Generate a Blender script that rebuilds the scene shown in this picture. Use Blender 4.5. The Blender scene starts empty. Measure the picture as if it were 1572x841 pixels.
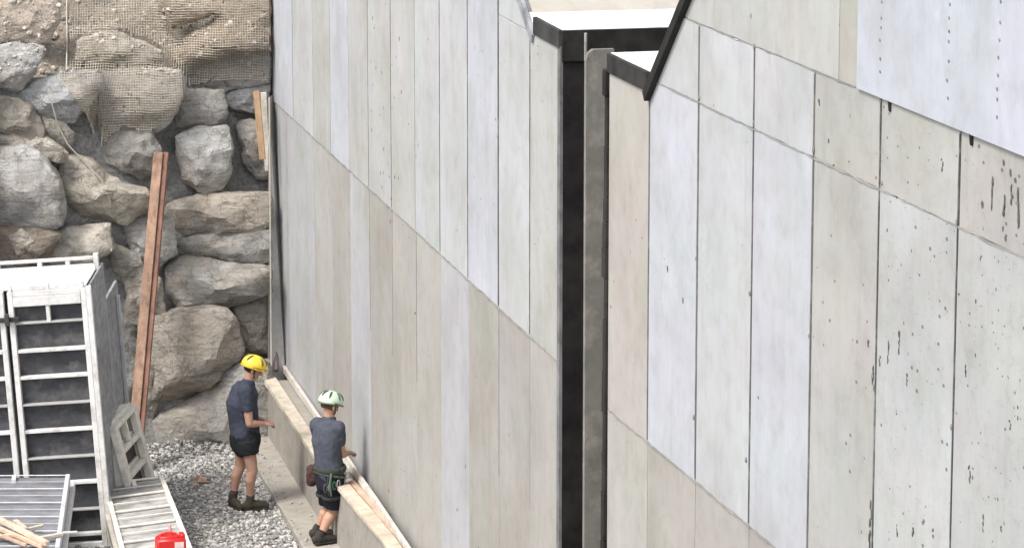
import bpy, bmesh, math, random
import numpy as np
from mathutils import Vector, Matrix, noise
from mathutils.bvhtree import BVHTree
R = math.radians
random.seed(7)
S = bpy.context.scene
C = S.collection

# ------------------------------------------------------------------ camera
F_PX, CX, CY, H = 5480.0, 786.0, 420.5, 10.046
TH = R(11.0836)
cam = bpy.data.objects.new('camera', bpy.data.cameras.new('camera'))
C.objects.link(cam)
cam.location = (0, 0, H)
cam.rotation_euler = (R(90) - TH, 0, 0)
cam.data.sensor_width = 36
cam.data.lens = F_PX / 1572 * 36
cam.data.clip_start = 0.5
cam.data.clip_end = 1500
S.camera = cam

# ------------------------------------------------------------------ light
SUN_EL, SUN_AZ = 54.0, 229.0        # azimuth clockwise from +Y: from the left and behind the camera
w = bpy.data.worlds.new('World'); S.world = w; w.use_nodes = True
nt = w.node_tree
sky = nt.nodes.new('ShaderNodeTexSky'); sky.sky_type = 'NISHITA'; sky.sun_disc = False
sky.sun_elevation = R(SUN_EL); sky.sun_rotation = R(SUN_AZ)
sky.air_density = 1.0; sky.dust_density = 4.0; sky.ozone_density = 0.6
hs = nt.nodes.new('ShaderNodeHueSaturation'); hs.inputs['Saturation'].default_value = 0.55
nt.links.new(sky.outputs[0], hs.inputs['Color'])
nt.links.new(hs.outputs[0], nt.nodes['Background'].inputs[0])
nt.nodes['Background'].inputs[1].default_value = 0.15
sl = bpy.data.lights.new('sun', 'SUN'); sun = bpy.data.objects.new('sun', sl); C.objects.link(sun)
sl.energy = 1.5; sl.angle = R(14); sl.color = (1.0, 0.965, 0.91)
sd = Vector((math.sin(R(SUN_AZ)) * math.cos(R(SUN_EL)), math.cos(R(SUN_AZ)) * math.cos(R(SUN_EL)), math.sin(R(SUN_EL))))
sun.rotation_euler = sd.to_track_quat('Z', 'Y').to_euler()
S.view_settings.view_transform = 'Standard'; S.view_settings.look = 'None'
S.view_settings.exposure = 0.80; S.view_settings.gamma = 1

# ------------------------------------------------------------------ measuring helpers (photo pixel -> place in the pit)
def ray(px, py):
    a = (px - CX) / F_PX; b = -(py - CY) / F_PX
    return Vector((a, math.cos(TH) + b * math.sin(TH), -math.sin(TH) + b * math.cos(TH)))
def U(px, py, Y):
    r = ray(px, py); t = Y / r.y
    return Vector((r.x * t, Y, H + r.z * t))
def UZ(px, py, z):
    r = ray(px, py); t = (z - H) / r.z
    return Vector((r.x * t, r.y * t, z))

# ------------------------------------------------------------------ object helpers
def tag(o, label=None, cat=None, group=None, kind=None):
    if label: o['label'] = label
    if cat: o['category'] = cat
    if group: o['group'] = group
    if kind: o['kind'] = kind
    return o
def thing(name, loc, rot=(0, 0, 0), label=None, cat=None, group=None):
    o = bpy.data.objects.new(name, None); C.objects.link(o)
    o.location = loc; o.rotation_euler = rot
    o.empty_display_size = 0.1
    return tag(o, label, cat, group)
def mat_of(o):
    m = Matrix.LocRotScale(o.location, o.rotation_euler, None)
    return m
def link(name, me, mat, parent=None, color=None):
    o = bpy.data.objects.new(name, me); C.objects.link(o)
    if mat is not None and len(me.materials) == 0: me.materials.append(mat)
    if parent: o.parent = parent
    if color: o.color = (color[0], color[1], color[2], color[3] if len(color) > 3 else 0.0)
    return o
def bm_obj(name, bm, mat, parent=None, color=None, smooth=None):
    bmesh.ops.recalc_face_normals(bm, faces=bm.faces)
    me = bpy.data.meshes.new(name); bm.to_mesh(me); bm.free()
    if smooth is not None:
        for p in me.polygons: p.use_smooth = True
        if smooth < 180: me.set_sharp_from_angle(angle=R(smooth))
    return link(name, me, mat, parent, color)
def box(bm, x0, x1, y0, y1, z0, z1, M=None, bev=0.0):
    vs = [bm.verts.new((x, y, z)) for x in (x0, x1) for y in (y0, y1) for z in (z0, z1)]
    fs = [(0,1,3,2),(4,6,7,5),(0,4,5,1),(2,3,7,6),(0,2,6,4),(1,5,7,3)]
    faces = [bm.faces.new([vs[i] for i in f]) for f in fs]
    if bev > 0:
        es = list({e for f in faces for e in f.edges})
        r = bmesh.ops.bevel(bm, geom=es, offset=bev, segments=1, affect='EDGES')
        vs = list({v for f in r['faces'] for v in f.verts} | {v for v in vs if v.is_valid})
    if M is not None:
        for v in vs: v.co = M @ v.co
    return vs
def box_obj(name, dims, mat, parent=None, color=None, M=None, bev=0.004):
    bm = bmesh.new(); box(bm, *dims, M=M, bev=bev)
    return bm_obj(name, bm, mat, parent, color)
def beam(bm, a, b, wd, ht, up=Vector((0, 0, 1)), bev=0.004):
    a = Vector(a); b = Vector(b); d = b - a; L = d.length; x = d.normalized()
    y = up.cross(x).normalized(); z = x.cross(y)
    M = Matrix((x, y, z)).transposed().to_4x4(); M.translation = a
    return box(bm, 0, L, -wd/2, wd/2, -ht/2, ht/2, M=M, bev=bev)
def tube(bm, pts, rads, n=10, cap=True, up=None):
    """lofted tube; rads items are r or (r_side, r_other); rounded ends"""
    pts = [Vector(p) for p in pts]
    rads = [(r, r) if not isinstance(r, tuple) else r for r in rads]
    if cap:
        d0 = (pts[0] - pts[1]).normalized(); d1 = (pts[-1] - pts[-2]).normalized()
        r0 = rads[0]; r1 = rads[-1]; m0 = min(r0); m1 = min(r1)
        pre = [(pts[0] + d0 * m0 * k, (r0[0] * s, r0[1] * s)) for k, s in ((.95, .3), (.75, .66), (.4, .92))]
        post = [(pts[-1] + d1 * m1 * k, (r1[0] * s, r1[1] * s)) for k, s in ((.4, .92), (.75, .66), (.95, .3))]
        pts = [p for p, _ in pre] + pts + [p for p, _ in post]
        rads = [r for _, r in pre] + rads + [r for _, r in post]
    rings = []; last = up.copy() if up is not None else None
    for i, p in enumerate(pts):
        t = (pts[min(i+1, len(pts)-1)] - pts[max(i-1, 0)]).normalized()
        if last is None:
            last = Vector((0, 0, 1)) if abs(t.z) < .9 else Vector((1, 0, 0))
        u = (last - t * last.dot(t))
        if u.length < 1e-5: u = t.orthogonal()
        u.normalize(); v = t.cross(u); last = u
        ru, rv = rads[i]
        rings.append([bm.verts.new(p + u * ru * math.cos(2*math.pi*k/n) + v * rv * math.sin(2*math.pi*k/n)) for k in range(n)])
    for a, b in zip(rings, rings[1:]):
        for k in range(n):
            bm.faces.new((a[k], a[(k+1) % n], b[(k+1) % n], b[k]))
    bm.faces.new(rings[0][::-1]); bm.faces.new(rings[-1])
def ellipsoid(bm, c, r, M=None, seg=14):
    q = bmesh.ops.create_uvsphere(bm, u_segments=seg, v_segments=seg//2+2, radius=1)
    m = Matrix.Translation(Vector(c)) @ ((M.to_4x4() if M is not None else Matrix.Identity(4))) @ Matrix.Diagonal((r[0], r[1], r[2], 1))
    for v in q['verts']: v.co = m @ v.co
    return q['verts']

# ------------------------------------------------------------------ materials
class NT:
    def __init__(s, name, rough=0.8, spec=0.3):
        s.m = bpy.data.materials.new(name); s.m.use_nodes = True
        s.t = s.m.node_tree; s.b = s.t.nodes['Principled BSDF']
        s.b.inputs['Roughness'].default_value = rough
        s.b.inputs['Specular IOR Level'].default_value = spec
    def n(s, t, **kw):
        o = s.t.nodes.new(t)
        for k, v in kw.items(): setattr(o, k, v)
        return o
    def l(s, a, b): s.t.links.new(a, b)
    def coord(s, scale=(1, 1, 1), jitter=True, kind='Object'):
        tc = s.n('ShaderNodeTexCoord'); src = tc.outputs[kind]
        if jitter:
            oi = s.n('ShaderNodeObjectInfo'); mu = s.n('ShaderNodeMath', operation='MULTIPLY'); mu.inputs[1].default_value = 37.0
            s.l(oi.outputs['Random'], mu.inputs[0])
            ad = s.n('ShaderNodeVectorMath', operation='ADD'); s.l(src, ad.inputs[0]); s.l(mu.outputs[0], ad.inputs[1]); src = ad.outputs[0]
        mp = s.n('ShaderNodeMapping'); mp.inputs['Scale'].default_value = scale
        s.l(src, mp.inputs[0]); return mp.outputs[0]
    def noise(s, vec, scale, detail=4, rough=0.55, out='Fac', dist=0.0):
        o = s.n('ShaderNodeTexNoise'); o.inputs['Scale'].default_value = scale; o.inputs['Detail'].default_value = detail
        o.inputs['Roughness'].default_value = rough; o.inputs['Distortion'].default_value = dist
        s.l(vec, o.inputs['Vector']); return o.outputs[out]
    def ramp(s, fac, stops):
        o = s.n('ShaderNodeValToRGB'); cr = o.color_ramp
        while len(cr.elements) < len(stops): cr.elements.new(.5)
        for e, (p, c) in zip(cr.elements, stops):
            e.position = p; e.color = (c, c, c, 1) if not isinstance(c, tuple) else (*c, 1)
        s.l(fac, o.inputs[0]); return o.outputs[0]
    def mix(s, a, b, fac=1.0, mode='MULTIPLY'):
        o = s.n('ShaderNodeMixRGB', blend_type=mode)
        for i, v in ((1, a), (2, b)):
            if isinstance(v, tuple): o.inputs[i].default_value = (*v, 1)
            else: s.l(v, o.inputs[i])
        if isinstance(fac, (int, float)): o.inputs[0].default_value = fac
        else: s.l(fac, o.inputs[0])
        return o.outputs[0]
    def math(s, op, a, b):
        o = s.n('ShaderNodeMath', operation=op)
        for i, v in ((0, a), (1, b)):
            if isinstance(v, (int, float)): o.inputs[i].default_value = v
            else: s.l(v, o.inputs[i])
        return o.outputs[0]
    def bump(s, h, strength, dist=0.02):
        o = s.n('ShaderNodeBump'); o.inputs['Strength'].default_value = strength; o.inputs['Distance'].default_value = dist
        s.l(h, o.inputs['Height']); s.l(o.outputs[0], s.b.inputs['Normal'])
    def color(s, c):
        if isinstance(c, tuple): s.b.inputs['Base Color'].default_value = (*c, 1)
        else: s.l(c, s.b.inputs['Base Color'])

def m_concrete():
    m = NT('concrete_panel', .78, .25)
    oi = m.n('ShaderNodeObjectInfo'); base = oi.outputs['Color']; dens = oi.outputs['Alpha']
    v = m.coord()
    big = m.noise(v, .9, 5, .6)
    c = m.mix(base, m.ramp(big, [(.27, (.82, .81, .775)), (.5, (.97, .97, .96)), (.73, (1.07, 1.07, 1.085))]))
    hue = m.noise(v, 1.3, 3, .5, 'Color')
    c = m.mix(c, hue, .09, 'SOFT_LIGHT')
    vs = m.coord((7, 7, .35))
    c = m.mix(c, m.ramp(m.noise(vs, 1.0, 4, .6), [(.3, .972), (.55, 1.0), (.75, 1.012)]))
    vs2 = m.coord((30, 30, .8))
    c = m.mix(c, m.ramp(m.noise(vs2, 1.0, 2, .5), [(.3, .985), (.6, 1.0)]))
    med = m.noise(v, 6.0, 5, .65)
    runs = m.ramp(m.noise(m.coord((6, 6, .55)), 1.0, 5, .7), [(.55, 0.0), (.72, 1.0)])
    c = m.mix(c, (.80, .775, .73), m.math('MULTIPLY', runs, .42))
    smear = m.ramp(m.noise(m.coord((2.2, 2.2, .8)), 1.0, 5, .7, dist=1.5), [(.58, 0.0), (.70, 1.0)])
    c = m.mix(c, (1.10, 1.10, 1.10), m.math('MULTIPLY', smear, .8))
    c = m.mix(c, m.ramp(med, [(.3, (.90, .892, .875)), (.52, (1, 1, 1)), (.8, (1.03, 1.03, 1.03))]))
    # scattered blow holes, more of them where the panel's alpha says so
    vp = m.coord((10.5, 10.5, 9.5))
    vo = m.n('ShaderNodeTexVoronoi'); vo.inputs['Scale'].default_value = 1.0; m.l(vp, vo.inputs['Vector'])
    wob = m.noise(m.coord((26, 26, 34)), 1.0, 4, .7)
    sep = m.n('ShaderNodeSeparateColor'); m.l(vo.outputs['Color'], sep.inputs[0])
    patch = m.ramp(m.noise(v, 1.6, 2), [(.36, .0), (.60, 1.0)])
    thr = m.math('MULTIPLY', m.math('ADD', m.math('MULTIPLY', patch, .75), .22), dens)
    on = m.math('LESS_THAN', sep.outputs[0], thr)
    rad = m.math('ADD', m.math('MULTIPLY', m.math('POWER', sep.outputs[1], 3.0), .17), .065)
    dd = m.math('SUBTRACT', m.math('ADD', vo.outputs['Distance'], m.math('MULTIPLY', m.math('SUBTRACT', wob, .5), .55)), rad)
    hole = m.math('MULTIPLY', m.math('LESS_THAN', dd, 0.0), on)
    # fine pin holes
    vf = m.coord((12, 12, 19)); v2 = m.n('ShaderNodeTexVoronoi'); v2.inputs['Scale'].default_value = 1.0; m.l(vf, v2.inputs['Vector'])
    s2 = m.n('ShaderNodeSeparateColor'); m.l(v2.outputs['Color'], s2.inputs[0])
    h2 = m.math('MULTIPLY', m.math('LESS_THAN', v2.outputs['Distance'], m.math('ADD', m.math('MULTIPLY', s2.outputs[1], .17), .07)), m.math('LESS_THAN', s2.outputs[0], m.math('ADD', m.math('MULTIPLY', m.math('MULTIPLY', dens, patch), .5), .006)))
    allh = m.math('MAXIMUM', m.math('MULTIPLY', hole, .95), m.math('MULTIPLY', h2, .75))
    # few long dark drips on the roughest panels
    vd = m.coord((7, 7, .9)); v3 = m.n('ShaderNodeTexVoronoi'); v3.inputs['Scale'].default_value = 1.0; m.l(vd, v3.inputs['Vector'])
    s3 = m.n('ShaderNodeSeparateColor'); m.l(v3.outputs['Color'], s3.inputs[0])
    h3 = m.math('MULTIPLY', m.math('LESS_THAN', v3.outputs['Distance'], m.math('MULTIPLY', wob, .16)), m.math('LESS_THAN', s3.outputs[0], m.math('SUBTRACT', m.math('MULTIPLY', dens, .5), .34)))
    allh = m.math('MAXIMUM', allh, m.math('MULTIPLY', h3, .75))
    grit = m.ramp(m.noise(m.coord((16, 16, 26)), 1.0, 6, .75), [(.56, 0.0), (.68, 1.0)])
    c = m.mix(c, (.62, .61, .57), m.math('MULTIPLY', grit, m.math('MULTIPLY', dens, .55)))
    c = m.mix(c, (.085, .085, .08), allh, 'MIX')
    m.color(c)
    fine = m.noise(v, 60, 4, .6)
    hgt = m.math('SUBTRACT', m.math('ADD', m.math('MULTIPLY', fine, .12), m.math('MULTIPLY', med, .35)), m.math('MULTIPLY', allh, 1.2))
    m.bump(hgt, .35, .012)
    return m.m
def m_rock():
    m = NT('rock', .88, .25)
    oi = m.n('ShaderNodeObjectInfo'); v = m.coord(kind='Object')
    big = m.noise(v, 2.2, 6, .62, dist=.6)
    c = m.mix(oi.outputs['Color'], m.ramp(big, [(.25, (.66, .645, .62)), (.48, (.98, .965, .94)), (.72, (1.22, 1.21, 1.20))]))
    stain = m.ramp(m.noise(v, 1.3, 4, .6), [(.46, 0.0), (.66, 1.0)])
    c = m.mix(c, (.30, .235, .165), m.math('MULTIPLY', stain, .38), 'MIX')
    sp = m.noise(v, 38, 5, .7)
    c = m.mix(c, m.ramp(sp, [(.3, .80), (.5, 1.0), (.7, 1.13)]))
    st = m.noise(m.coord((1.5, 1.5, 9)), 1.4, 5, .65, dist=1.2)
    c = m.mix(c, m.ramp(st, [(.36, .72), (.5, 1.0), (.62, 1.1)]))
    vo = m.n('ShaderNodeTexVoronoi', feature='DISTANCE_TO_EDGE'); vo.inputs['Scale'].default_value = 2.6
    wv = m.n('ShaderNodeVectorMath', operation='ADD'); m.l(v, wv.inputs[0]); m.l(m.mix(m.noise(v, 4, 4, .6, 'Color'), (.6, .6, .6), 1.0), wv.inputs[1]); m.l(wv.outputs[0], vo.inputs['Vector'])
    crack = m.ramp(vo.outputs['Distance'], [(.0, .45), (.025, 1.0)])
    c = m.mix(c, crack, .55)
    m.color(c)
    hg = m.math('ADD', m.math('MULTIPLY', m.noise(v, 9, 8, .68, dist=.4), 1.0), m.math('MULTIPLY', sp, .25))
    hg = m.math('ADD', hg, m.math('MULTIPLY', crack, .25))
    m.bump(hg, .95, .05)
    return m.m
def m_soil(name='soil', a=(.36, .30, .235), b=(.52, .465, .39)):
    m = NT(name, .95, .15); v = m.coord(jitter=False)
    c = m.ramp(m.noise(v, 1.6, 6, .65), [(.3, a), (.7, b)])
    c = m.mix(c, m.ramp(m.noise(v, 22, 5, .7), [(.3, .55), (.52, 1.0), (.72, 1.3)]))
    m.color(c); m.bump(m.noise(v, 16, 8, .75), 1.0, .08); return m.m
def m_plain(name, col, rough=.6, var=.18, scale=14, spec=.4, metal=0.0, grain=None, bump=.15):
    m = NT(name, rough, spec); m.b.inputs['Metallic'].default_value = metal
    v = m.coord(grain or (1, 1, 1))
    f = m.noise(v, scale, 5, .65)
    c = m.mix(col, m.ramp(f, [(.28, 1 - var * 1.4), (.55, 1.0), (.75, 1 + var * .6)]))
    c = m.mix(c, m.ramp(m.noise(v, scale * .18, 4, .6), [(.3, 1 - var), (.6, 1.0)]))
    m.color(c); m.bump(f, bump, .01); return m.m
def m_objcol(name, rough=.7, var=.2, scale=14, grain=None, spec=.3, bump=.2, metal=0.0, dirt=None):
    m = NT(name, rough, spec); m.b.inputs['Metallic'].default_value = metal
    oi = m.n('ShaderNodeObjectInfo'); v = m.coord(grain or (1, 1, 1))
    f = m.noise(v, scale, 5, .65)
    c = m.mix(oi.outputs['Color'], m.ramp(f, [(.28, 1 - var * 1.4), (.55, 1.0), (.75, 1 + var * .5)]))
    c = m.mix(c, m.ramp(m.noise(v, scale * .2, 4, .6), [(.3, 1 - var), (.6, 1.0)]))
    if dirt:
        vd = m.coord((1, 1, 1)); c = m.mix(c, dirt, m.math('MULTIPLY', m.ramp(m.noise(vd, 5, 6, .7), [(.50, 0.0), (.68, 1.0)]), .7), 'MIX')
    m.color(c); m.bump(f, bump, .01); return m.m
def m_attr(name, rough=.9, bump=.4):
    m = NT(name, rough, .25); at = m.n('ShaderNodeAttribute', attribute_name='tint'); v = m.coord(jitter=False)
    c = m.mix(at.outputs['Color'], m.ramp(m.noise(v, 45, 4, .6), [(.3, .72), (.6, 1.08)]))
    m.color(c); m.bump(m.noise(v, 60, 4), bump, .01); return m.m

MC = m_concrete(); MR = m_rock(); MSOIL = m_soil()
MMORTAR = m_soil('mortar', (.29, .29, .28), (.44, .44, .43))
MCORE = m_plain('joint_concrete', (.24, .235, .225), .9, .25, 8)
MCAST = m_objcol('cast_concrete', .85, .16, 7, dirt=(.33, .31, .27))
MSTEEL = m_objcol('dark_steel', .62, .45, 5, spec=.2, metal=.0)
MWHITE = m_objcol('worn_paint', .55, .10, 9, dirt=(.36, .33, .28))
MPLY = m_objcol('plywood', .7, .3, 5, grain=(1, 1, 2.5), dirt=(.16, .15, .14))
MWOOD = m_objcol('timber', .8, .22, 9, grain=(1, 1, 1))
MRUST = m_objcol('rusty_beam', .85, .35, 6, grain=(3, 3, .8), dirt=(.20, .12, .08))
MFAB = m_objcol('fabric', .92, .14, 24, spec=.15, bump=.4)
MSKIN = m_objcol('skin', .6, .08, 22, spec=.35, bump=.1)
MPLAS = m_objcol('plastic', .4, .08, 20, spec=.5, bump=.05)
MSTONE = m_attr('gravel_stone')
MNET = m_plain('net_twine', (.52, .47, .385), .9, .25, 30)

# ------------------------------------------------------------------ ground
def m_ground():
    m = NT('gravel_ground', .95, .2); v = m.coord(jitter=False)
    vo = m.n('ShaderNodeTexVoronoi'); vo.inputs['Scale'].default_value = 24; m.l(v, vo.inputs['Vector'])
    sp = m.n('ShaderNodeSeparateColor'); m.l(vo.outputs['Color'], sp.inputs[0])
    c = m.ramp(sp.outputs[0], [(.0, (.17, .165, .155)), (.5, (.30, .29, .275)), (1., (.50, .49, .47))])
    c = m.mix(c, m.ramp(m.noise(v, 1.2, 4), [(.3, (.78, .75, .70)), (.6, (1, 1, 1))]))
    m.color(c); m.bump(vo.outputs['Distance'], .8, .03); return m.m
bm = bmesh.new()
vs = [bm.verts.new(p) for p in ((-300, -150, 0), (300, -150, 0), (300, 500, 0), (-300, 500, 0))]; bm.faces.new(vs)
tag(bm_obj('ground', bm, m_ground()), kind='structure')

# rock face: where the boulder wall stands
def face(x, z): return 41.25 + .55 * (max(x, -6.5) + 2.9) + .26 * max(z, 0)
def face_pt(px, py, off=0.0):
    Y = 41.0
    for _ in range(6):
        p = U(px, py, Y); Y = face(p.x, p.z) + off
    return U(px, py, Y)

# ------------------------------------------------------------------ soil slope behind the boulders
def fbm(p, oct=5): return noise.fractal(p, 1.0, 2.0, oct)
def slope_pt(x, t):
    zt = 4.15 + .25 * noise.noise(Vector((x * .9, 3, 0)))
    if t < .5:
        z = -0.4 + (zt + .4) * t / .5; Y = face(x, z) + .42; k = .06
    elif t < .85:
        q = (t - .5) / .35; z = zt + 3.6 * q; Y = face(x, zt) + .30 + 3.9 * q; k = .14
    else:
        q = (t - .85) / .15; z = zt + 3.6 + .3 * q; Y = face(x, zt) + 4.2 + 90 * q * q; k = .1
    n = fbm(Vector((x * 1.1, Y * 1.1, z * 1.1))); n2 = fbm(Vector((x * 5, Y * 5, z * 5)), 4)
    return Vector((x, Y - k * 1.3 * n - .035 * n2, z + k * n))
xs = list(np.linspace(-40, -7, 20)) + list(np.arange(-6.9, -2.45, .045))
tsv = list(np.linspace(0, .5, 60)) + list(np.linspace(.505, .85, 150)) + list(np.linspace(.86, 1, 10))
bm = bmesh.new(); grid = [[bm.verts.new(slope_pt(x, t)) for t in tsv] for x in xs]
for i in range(len(xs) - 1):
    for j in range(len(tsv) - 1):
        bm.faces.new((grid[i][j], grid[i+1][j], grid[i+1][j+1], grid[i][j+1]))
soil = tag(bm_obj('soil_slope', bm, MSOIL, smooth=180), kind='structure')

# ------------------------------------------------------------------ boulder wall
def rock_mesh(name, poly, depth, yc_off, seed, facets=9, fine=1.0, sub=4, power=.62):
    rnd = random.Random(seed)
    cx = sum(p[0] for p in poly) / len(poly); cy = sum(p[1] for p in poly) / len(poly)
    c = face_pt(cx, cy, yc_off)
    P = [U(px, py, c.y) - c for px, py in poly]; P = [(p.x * 1.05, p.z * 1.05) for p in P]
    n = len(P)
    def rad(a):
        dx, dz = math.cos(a), math.sin(a); best = 0
        for i in range(n):
            (x1, z1), (x2, z2) = P[i], P[(i+1) % n]
            ex, ez = x2 - x1, z2 - z1; det = dx * ez - dz * ex
            if abs(det) < 1e-9: continue
            t = (x1 * ez - z1 * ex) / det; s = (x1 * dz - z1 * dx) / det
            if t > 0 and -1e-6 <= s <= 1 + 1e-6: best = max(best, t)
        return best
    NB = 180; tab = [rad(-math.pi + 2 * math.pi * k / NB) for k in range(NB)]
    tab = [(tab[k-1] + 2 * tab[k] + tab[(k+1) % NB]) / 4 for k in range(NB)]
    size = sum(tab) / NB; T = depth * size
    bm = bmesh.new(); bmesh.ops.create_icosphere(bm, subdivisions=sub, radius=1)
    cuts = []
    for k in range(facets):
        a = rnd.uniform(0, 2 * math.pi); el = rnd.uniform(.42, 1.25)
        nv = Vector((math.cos(a) * math.cos(el), -math.sin(el), math.sin(a) * math.cos(el)))
        cuts.append((nv, rnd.uniform(.72, .95)))
    for k in range(3):
        a = rnd.uniform(0, 2 * math.pi); nv = Vector((.5 * math.cos(a), -1, .5 * math.sin(a))).normalized()
        cuts.append((nv, rnd.uniform(.6, .8)))
    cuts.append((Vector((rnd.uniform(-.35, .35), -.75, rnd.uniform(.45, .8))).normalized(), rnd.uniform(.58, .72)))
    cuts.append((Vector((rnd.uniform(-.35, .35), -.8, rnd.uniform(-.7, -.35))).normalized(), rnd.uniform(.60, .74)))
    off = Vector((rnd.uniform(-50, 50), rnd.uniform(-50, 50), rnd.uniform(-50, 50)))
    for v in bm.verts:
        d = v.co.normalized()
        rho = math.hypot(d.x, d.z); a = math.atan2(d.z, d.x)
        rr = rho ** power; yy = math.copysign(abs(d.y) ** .8, d.y)
        q = Vector((rr * math.cos(a), yy, rr * math.sin(a)))
        # ragged facets
        for nv, dist in cuts:
            e = q.dot(nv) - dist - .05 * noise.noise(q * 2.5 + off)
            if e > 0: q -= nv * e * .93
        rq = math.hypot(q.x, q.z); aq = math.atan2(q.z, q.x)
        f = (aq + math.pi) / (2 * math.pi) * NB; i0 = int(f) % NB; fr = f - int(f)
        Rr = tab[i0] * (1 - fr) + tab[(i0 + 1) % NB] * fr
        p = Vector((rq * Rr * math.cos(aq), q.y * T, rq * Rr * math.sin(aq)))
        nn = fbm(p * 2.4 / max(size, .2) + off, 4); n2 = fbm(p * 9 + off, 5)
        rg = noise.ridged_multi_fractal(p * 3.1 + off, 1.0, 2.0, 4, 1.0, 2.0)
        p += Vector((d.x, d.y, d.z)) * (.05 * size * nn + fine * .02 * n2 + fine * .012 * (rg - 1))
        v.co = p
    bmesh.ops.recalc_face_normals(bm, faces=bm.faces)
    me = bpy.data.meshes.new(name); bm.to_mesh(me); bm.free()
    for pl in me.polygons: pl.use_smooth = True
    me.set_sharp_from_angle(angle=R(26))
    return me, c
LG = (.54, .54, .535); GR = (.41, .405, .39); TN = (.41, .385, .345); BR = (.36, .315, .265); YT = (.48, .455, .40); DK = (.31, .30, .275); BL = (.47, .485, .495); PK = (.50, .44, .385)
boulders = [
 (LG, .6, .10, [(-22,72),(15,68),(66,72),(62,92),(44,124),(28,140),(0,137),(-22,142)]),
 (BL, .7, .0, [(34,142),(55,126),(95,110),(152,114),(156,140),(128,166),(114,190),(80,186),(50,166)]),
 (GR, .6, .05, [(106,112),(200,106),(276,110),(280,140),(262,188),(220,210),(170,212),(146,186),(110,172)]),
 (TN, .6, .15, [(-22,146),(20,150),(50,166),(66,198),(64,220),(24,212),(-22,214)]),
 (YT, .6, .12, [(-22,202),(30,202),(76,214),(104,236),(94,254),(60,240),(-22,238)]),
 (DK, .6, .15, [(58,172),(88,184),(114,205),(108,232),(84,236),(62,208)]),
 (LG, .75, -.12, [(-22,230),(35,226),(62,238),(87,272),(100,315),(95,344),(40,348),(-22,350)]),
 (YT, .7, -.02, [(92,252),(110,236),(142,248),(166,272),(200,288),(236,292),(230,322),(192,342),(140,336),(110,318),(94,292)]),
 (GR, .6, .08, [(158,208),(232,198),(243,228),(243,266),(216,274),(190,262),(162,246)]),
 (LG, .8, -.08, [(271,210),(300,197),(350,196),(356,230),(353,266),(341,291),(310,294),(284,276),(274,245)]),
 (GR, .6, .06, [(254,162),(290,138),(342,140),(348,175),(343,193),(300,197),(260,204)]),
 (BL, .6, .02, [(341,150),(365,132),(413,128),(413,168),(390,173),(355,166)]),
 (GR, .6, .05, [(364,192),(385,184),(413,190),(413,272),(396,276),(377,256),(370,225)]),
 (TN, .75, -.02, [(248,314),(285,304),(320,299),(413,296),(413,351),(360,354),(300,359),(252,357)]),
 (GR, .75, -.02, [(268,374),(300,360),(360,353),(413,353),(413,406),(370,408),(320,397),(280,394)]),
 (GR, .8, -.10, [(256,406),(285,394),(330,401),(370,409),(413,409),(413,452),(380,463),(345,473),(310,479),(270,474),(260,450)]),
 (LG, .6, .0, [(189,336),(225,330),(264,335),(270,390),(242,407),(214,397),(194,370)]),
 (TN, .6, .06, [(356,472),(413,452),(413,543),(376,542),(364,500)]),
 (TN, .7, -.12, [(216,492),(270,478),(340,474),(363,493),(370,545),(332,582),(290,610),(250,622),(216,632)]),
 (GR, .7, .02, [(222,628),(300,610),(364,560),(413,556),(413,694),(380,706),(300,716),(222,726)]),
 (YT, .6, .04, [(96,352),(166,344),(174,386),(132,404),(70,410),(56,398)]),
 (BR, .6, .14, [(-22,348),(60,348),(97,358),(62,404),(-22,412)]),
 (DK, .6, .12, [(168,372),(216,394),(224,424),(192,434),(172,418)]),
 (TN, .6, .05, [(194,428),(216,418),(248,430),(252,480),(226,498),(194,500)]),
 ((.30, .235, .18), 1.0, -.25, [(262,98),(290,60),(335,26),(385,36),(413,58),(413,76),(350,84),(300,98)]),
 ((.50, .41, .32), .9, -.10, [(250,-20),(300,-25),(413,-25),(413,50),(370,34),(330,22),(290,36),(262,40)]),
 (GR, .5, .16, [(270,128),(285,96),(350,82),(413,76),(413,130),(365,134),(340,142),(285,142)]),
 (PK, .35, .55, [(-25,-15),(86,-15),(90,30),(72,68),(-25,74)]),
 (YT, .6, .1, [(120,60),(170,50),(215,62),(255,85),(240,105),(160,104),(118,98)]),
 (YT, .6, -.02, [(14,362),(34,354),(54,366),(50,388),(26,392)]),
 (GR, .6, -.06, [(206,318),(228,312),(240,322),(230,334),(210,336)]),
 (GR, .6, .08, [(-130,70),(-70,60),(-26,80),(-28,140),(-80,155),(-132,130)]),
 (TN, .6, .08, [(-140,140),(-85,158),(-30,150),(-28,225),(-90,240),(-142,215)]),
 (LG, .6, .05, [(-150,225),(-92,245),(-28,232),(-26,345),(-80,352),(-148,320)]),
 (BR, .6, .08, [(-150,330),(-85,356),(-26,350),(-26,450),(-100,462),(-152,430)]),
 (GR, .6, .08, [(-150,440),(-100,466),(-30,455),(-30,560),(-100,575),(-150,560)]),
 (DK, .5, .18, [(214,566),(236,560),(250,600),(236,640),(212,640)]),
]
bw = thing('boulder_wall', face_pt(210, 700), label='dry stacked wall of big grey and tan boulders under the earth slope', cat='boulder wall')
rock_objs = []
for i, (col, dp, off, poly) in enumerate(boulders):
    me, c = rock_mesh('boulder', poly, dp, off * .7 + .10, 100 + i)
    kk = random.uniform(.76, 1.0); col = tuple(k * kk for k in col)
    o = link('boulder', me, MR, bw, col); o.location = c - bw.location; rock_objs.append((o, c))
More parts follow.
